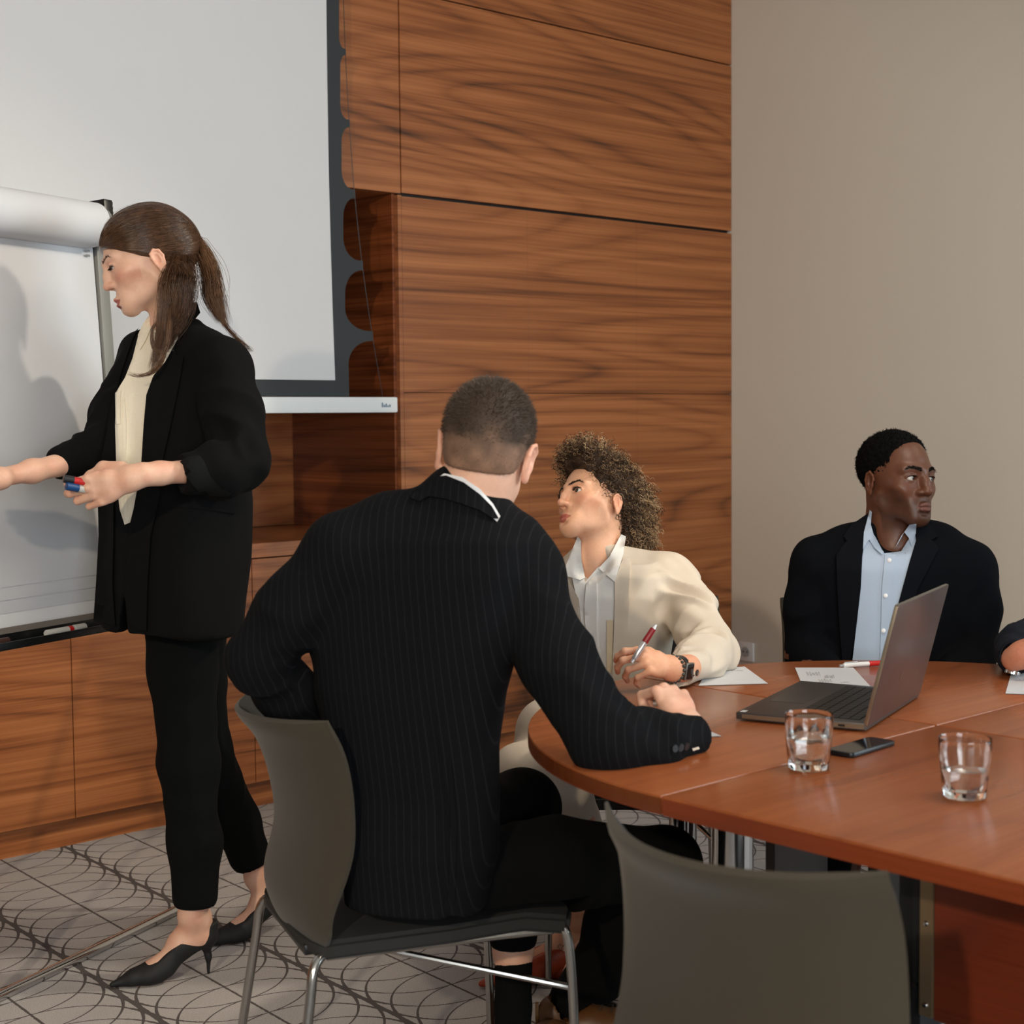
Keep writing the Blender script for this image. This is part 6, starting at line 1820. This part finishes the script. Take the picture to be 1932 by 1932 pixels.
# ------------------------------------------------------------------ man in the navy jacket and pale blue shirt
def build_man():
    person = thing('person', 'man in navy jacket and pale blue shirt looking to the right behind the laptop', 'person', (3.35, 2.15, 0))
    skin = lin(96, 60, 43); bl = lin(122, 68, 47)
    f = cdir(.50, -.05, -.86); up = cdir(.05, -1, -.03); R = frame(f, up); org = at(1692, 906, 3.86); sc = 1.0
    loc = lambda w: R.T @ (np.array(w) - org) / sc
    nb = at(1686, 1030, 3.88)
    q = dict(skin=skin, blushc=bl, blush=.3, lip=lin(134, 84, 76), browc=lin(20, 14, 12), browk=.9, browt=1.3, eyeopen=.95, jaw=1.06, wide=.98, nose=.88, nosew=1.35, lips=1.35, lipf=.003, ear=.95, flare=.25, chinf=.001, lash=.9, beard=(.45, lin(34, 22, 17)), lid=lin(78, 46, 34),
             neck=[((0, -.028, -.05), loc(at(1682, 985, 3.88)), .056, .058), (loc(at(1682, 985, 3.88)), loc(nb), .058, .066)])
    hV, hF, hC = make_head(q, R, org, sc)
    T = Sdf()
    T.chain([nb, at(1686, 1120, 3.88), at(1686, 1300, 3.88), at(1690, 1400, 3.88)], [.055, .07, .07, .08], .05)
    T.chain([at(1686, 1080, 3.88), at(1540, 1065, 3.87), at(1512, 1235, 3.86), at(1570, 1285, 3.66)], [.06, .045, .037, .033], .03)
    T.chain([at(1686, 1080, 3.88), at(1830, 1070, 3.87), at(1838, 1240, 3.86), at(1790, 1290, 3.66)], [.06, .045, .037, .033], .03)
    T.chain([at(1650, 1400, 3.88), at(1600, 1430, 3.45), at(1585, 1680, 3.5)], [.08, .06, .04], .03); T.chain([at(1730, 1400, 3.88), at(1740, 1430, 3.45), at(1730, 1680, 3.5)], [.08, .06, .04], .03)
    tV, tF = T.mesh(.010)
    H1 = Sdf()
    for (x_, e) in ((1600, 1), (1765, -1)):
        w_ = at(x_, 1300, 3.60); y = cdir(.25 * e, .3, -.9); z = cdir(0, -.95, -.3); z = unit(z - y * np.dot(z, y)); x = np.cross(y, z) * (-e if e == 1 else 1)
        hand_prims(H1, w_, np.stack([x, y, z], 1), 1.0, [(20, 30, 15)] * 4, .05, arm=[(at(1575 if e == 1 else 1788, 1288, 3.68), w_, .03, .026)])
    kV, kF = H1.mesh(.004, smooth=1)
    cc = lambda V: skin_cols(V, skin, bl, 9)
    SKD = skin_mat('skin_deep', .40, .06)
    add_body('body', [(hV, hF, hC), (kV, kF, cc(kV)), (tV, tF, cc(tV))], SKD, person)
    for e in (-1, 1): eyeball(person, R, org, sc, e, (-.42, 1, .03), (.02, .01, .007), .7)
    face_hair(person, q, R, org, sc, mat('black_lashes', lin(7, 6, 6), .9, spec=.1), 420, .004, .2, .006)
    # short hair
    HK = mat('black_hair', lin(8, 7, 7), .9, spec=.1)
    H = Sdf(); H.ell((0, -.016, .042), (.0785, .099, .0865), .01)
    H.put(lambda X, Y, Z: Z - np.interp(Y, [-.16, -.09, -.04, -.014, .012, .030, .044, .062, .085], [-.06, -.055, -.03, .004, .0, -.004, .066, .092, .102]) + 0 * X, (-.13, -.16, -.14), (.13, .14, .17), .003, 's')
    hv, hf = H.mesh(.0028, smooth=1); hv = hv + normals(hv, hf) * (.0022 * vnoise(hv * 160) + .0015 * vnoise(hv * 320))[:, None]
    hair = link('hair', np_mesh('hair', org + (hv * sc) @ R.T, hf), HK, person, True, None, world=True)
    hn = normals(hv, hf); n = 2600; pick = rng.choice(len(hv), n); t = np.linspace(0, 1, 7); ln = []
    for i in pick:
        d = unit(hn[i] + rng.normal(0, .35, 3)); a = unit(np.cross(d, rng.normal(0, 1, 3))); b = np.cross(d, a); Lh = rng.uniform(.003, .007); ph = rng.uniform(0, 6)
        ln.append(hv[i] - hn[i] * .001 + d * (t * Lh)[:, None] + (a * np.cos(ph + t * 8)[:, None] + b * np.sin(ph + t * 8)[:, None]) * .0012)
    strands('tight_curls', org + (np.array(ln) * sc) @ R.T, .00045, HK, hair)
    # shirt, jacket
    NAV = cloth('navy_wool', lin(12, 14, 19), .95, 700, .2, 0, spec=.08); NAVL = cloth('navy_lapel', lin(13, 15, 21), .92, 700, .2, 0, spec=.1); SHB = cloth('pale_blue_shirt', lin(170, 185, 205), .75, 600, .04, .05)
    bf = cdir(.10, .0, -1.0); BR = frame(bf, (0, 0, 1)); o0 = np.array([*at(1686, 1150, 3.88)[:2], 0])
    J = Sdf()
    J.loft(o0, BR, rows([(1010, 1612, 1762), (1034, 1548, 1828), (1070, 1524, 1846), (1130, 1530, 1842), (1240, 1545, 1830), (1340, 1550, 1828), (1420, 1540, 1835)], 3.88, bf, .6, BR, o0), .03, ex=2.5)
    s1 = at(1540, 1058, 3.87); e1_ = at(1524, 1236, 3.86); s2 = at(1830, 1066, 3.87); e2 = at(1832, 1240, 3.86)
    J.chain([at(1670, 1015, 3.89), at(1600, 1036, 3.88), s1], [.066, .056, .056], .04); J.chain([at(1700, 1015, 3.89), at(1770, 1038, 3.88), s2], [.066, .056, .056], .04)
    J.chain([s1, at(1524, 1140, 3.87), e1_], [.056, .054, .053], .025); J.chain([e1_, at(1580, 1288, 3.66)], [.056, .040], .02)
    J.chain([s2, at(1838, 1150, 3.87), e2], [.056, .056, .056], .025); J.chain([e2, at(1785, 1290, 3.66)], [.056, .040], .02)
    J.ell(at(1690, 1004, 3.79), (.060, .060, .056), .012, 's')
    V, F = J.mesh(.0055, smooth=2); N = normals(V, F)
    d = folds(V, s1, e1_, .007, 14, .1, seed=1) + folds(V, s2, e2, .007, 14, .1, seed=5)
    l3 = (V - o0) @ BR; d += .004 * vnoise(np.stack([l3[:, 0] * 9, l3[:, 2] * 4, l3[:, 1] * 3], 1))
    V = laplace(V + N * d[:, None], F, 1); link('jacket', np_mesh('jacket', V, F), NAV, person, True, None, world=True)
    tree = bvh_of((V, F)); tree2 = bvh_of((V, F), (hV, hF))
    sh = drape('shirt', [(1634, 996), (1650, 1010), (1668, 1044), (1700, 1040), (1726, 1000), (1728, 1020), (1716, 1060), (1700, 1120), (1684, 1180), (1668, 1250), (1608, 1250), (1616, 1180), (1622, 1110), (1626, 1050)], tree2, SHB, person, .009, .004, 8, 3.8)
    drape('placket', [(1670, 1046), (1690, 1046), (1683, 1120), (1680, 1190), (1674, 1250), (1660, 1250), (1662, 1190), (1664, 1110)], tree, SHB, sh, .013, .004, 7, 3.8)
    drape('collar', [(1641, 962), (1645, 966), (1643, 990), (1652, 1020), (1668, 1042), (1664, 1046), (1650, 1034), (1640, 1018), (1628, 1036), (1630, 1004)], tree2, SHB, sh, .016, .004, 5, 3.8)
    drape('collar', [(1729, 988), (1728, 1006), (1720, 1030), (1714, 1014), (1706, 1004), (1694, 1026), (1690, 1032), (1700, 1012), (1716, 990)], tree2, SHB, sh, .017, .004, 5, 3.8)
    wb = mat('shirt_button', lin(232, 232, 236), .3)
    for (x_, y_) in ((1678, 1057), (1671, 1124), (1667, 1190)):
        h = tree.ray_cast(Vector(CAMP), Vector(unit(at(x_, y_, 1) - CAMP)))
        n_ = unit(CAMP - np.array(h[0])); p = np.array(h[0]) + n_ * .0135; MB().tube([p, p + n_ * .0025, p + n_ * .0032], [.0055, .0055, .0042], 14).build('button', wb, sh, world=True)
    L = lambda nm, poly, off=.013, m=NAVL: drape(nm, poly, tree2 if nm == 'jacket_collar' else tree, m, person, off, .006, 8, 3.8)
    L('lapel', [(1638, 968), (1634, 1000), (1627, 1050), (1624, 1110), (1616, 1180), (1604, 1250), (1590, 1250), (1584, 1180), (1580, 1110), (1578, 1046), (1598, 1020), (1592, 1012), (1606, 990)])
    L('lapel', [(1730, 988), (1728, 1020), (1716, 1062), (1702, 1112), (1684, 1180), (1666, 1250), (1700, 1250), (1712, 1180), (1732, 1110), (1772, 1034), (1758, 1018), (1770, 1012), (1756, 990), (1748, 978)])
    L('breast_pocket', [(1732, 1122), (1784, 1108), (1785, 1113), (1733, 1128)], .005, NAV)
    P = Sdf(); P.chain([at(1650, 1400, 3.88), at(1610, 1420, 3.5)], [.09, .075], .03); P.chain([at(1610, 1420, 3.5), at(1560, 1560, 3.3), at(1545, 1720, 3.3)], [.075, .062, .055], .03)
    P.chain([at(1725, 1400, 3.88), at(1735, 1420, 3.5)], [.09, .075], .03); P.chain([at(1735, 1420, 3.5), at(1730, 1680, 3.55)], [.075, .055], .03)
    V, F = P.mesh(.008, smooth=1); link('trousers', np_mesh('trousers', V, F), NAV, person, True, None, world=True)
    for p in (on_z(1540, 1900, 0), on_z(1725, 1860, 0)):
        s = Sdf(); hd = unit(cdir(.0, 0, -1) * np.array([1, 1, 0])); s.chain([p + (0, 0, .05), p + hd * .1 + (0, 0, .05), p + hd * .2 + (0, 0, .035)], [.04, .042, .03], .02)
        V, F = s.mesh(.006, smooth=1); V[:, 2] = np.maximum(V[:, 2], .001); link('shoe', np_mesh('shoe', V, F), BLACKP, person, True, None, world=True)
build_man()

# ------------------------------------------------------------------ person at the right edge: sleeve, hand and watch in view
def build_edge():
    person = thing('person', 'person at the right edge of the picture, dark sleeve and watch in view', 'person', (3.55, 1.55, 0))
    skin = lin(186, 128, 102); bl = lin(190, 104, 80)
    NAV2 = cloth('navy_suiting', lin(20, 24, 34), .9, 700, .2, 0, spec=.15)
    S1 = Sdf(); wr = at(1924, 1238, 3.20)
    y = cdir(.55, -.45, -.55); z = cdir(-.75, -.3, -.6); z = unit(z - y * np.dot(z, y)); x = np.cross(y, z); HR = np.stack([x, y, z], 1)
    hand_prims(S1, wr, HR, 1.0, [(25, 40, 20), (30, 45, 22), (35, 48, 24), (40, 48, 24)], .05, arm=[(at(1915, 1238, 3.30), wr, .026, .022)])
    V1, F1 = S1.mesh(.0026, smooth=1)
    shoulder = at(2060, 1120, 3.62); elbow = at(1962, 1205, 3.58); c1 = at(1914, 1240, 3.26)
    T = Sdf(); T.chain([at(2150, 1080, 3.6), at(2150, 1350, 3.6), at(2150, 1450, 3.6)], [.1, .1, .11], .05); T.chain([at(2150, 1090, 3.6), shoulder, elbow, c1], [.06, .045, .038, .028], .03)
    T.chain([at(2150, 1080, 3.6), at(2150, 1000, 3.6)], [.06, .055], .03)
    T.chain([at(2150, 1450, 3.6), at(2080, 1450, 3.2), at(2080, 1750, 3.3)], [.1, .06, .04], .03)
    V2, F2 = T.mesh(.011)
    R = frame(cdir(-.8, .1, -.5), (0, 0, 1)); org = at(2150, 920, 3.6)
    q = dict(skin=skin, blushc=bl, lip=lin(150, 80, 70), browc=lin(30, 20, 16), neck=[((0, -.03, -.05), (0, -.045, -.2), .055, .06)])
    hV, hF, hC = make_head(q, R, org, 1.0, .0034)
    cc = lambda V: skin_cols(V, skin, bl, 11)
    add_body('body', [(hV, hF, hC), (V1, F1, cc(V1)), (V2, F2, cc(V2))], SK_FAIR, person)
    for e in (-1, 1): eyeball(person, R, org, 1.0, e, (0, 1, 0), (.05, .03, .018))
    H = Sdf(); H.ell((0, -.014, .04), (.082, .104, .09), .01); H.put(lambda X, Y, Z: Z - np.interp(Y, [-.15, -.03, .0, .05, .09], [-.06, -.02, .03, .05, .07]) + 0 * X, (-.13, -.16, -.14), (.13, .14, .17), .003, 's')
    hv, hf = H.mesh(.004, smooth=1); link('hair', np_mesh('hair', org + hv @ R.T, hf), HAIRB, person, True, None, world=True)
    bf = cdir(-.75, 0, -.6); BR = frame(bf, (0, 0, 1)); o0 = np.array([*at(2150, 1200, 3.6)[:2], 0])
    J = Sdf(); J.loft(o0, BR, rows([(1060, 2080, 2220), (1100, 2040, 2260), (1200, 2040, 2260), (1420, 2040, 2260)], 3.6, bf, .62, BR, o0), .03)
    J.chain([at(2150, 1070, 3.6), shoulder], [.06, .056], .04); J.chain([shoulder, elbow], [.058, .054], .03); J.chain([elbow, at(1926, 1222, 3.40), c1], [.054, .047, .038], .02)
    cuff(J, c1, c1 - at(1926, 1222, 3.40))
    V, F = J.mesh(.006, smooth=2); N = normals(V, F); V = laplace(V + N * (folds(V, elbow, c1, .007, 20, .09, seed=3))[:, None], F, 1)
    V[:, 2] = np.where((np.hypot(V[:, 0] - TC[0], V[:, 1] - TC[1]) < TR) & (V[:, 2] > .69), np.maximum(V[:, 2], .7425), V[:, 2])
    link('jacket', np_mesh('jacket', V, F), NAV2, person, True, None, world=True)
    P = Sdf(); P.chain([at(2150, 1450, 3.6), at(2080, 1450, 3.2), at(2080, 1760, 3.3)], [.11, .075, .055], .03); V, F = P.mesh(.009); link('trousers', np_mesh('trousers', V, F), NAV2, person, True, None, world=True)
    ax = unit(wr - c1); c = c1 + ax * .022
    b = MB().tube([c - ax * .008, c + ax * .008], .0325, 24, False).build('wristwatch', mat('watch_strap', lin(16, 16, 18), .4), person, world=True)
    MB().tube([c + ax * .010, c + ax * .013], .0335, 28, False).build('silver_bangle', CHROME, person, world=True)
    zc = unit(cdir(-.3, .8, -.5)); zc = unit(zc - ax * np.dot(zc, ax))
    MB().tube([c + zc * .031, c + zc * .038], .016, 24).build('watch_case', CHROME, b, world=True)
build_edge()
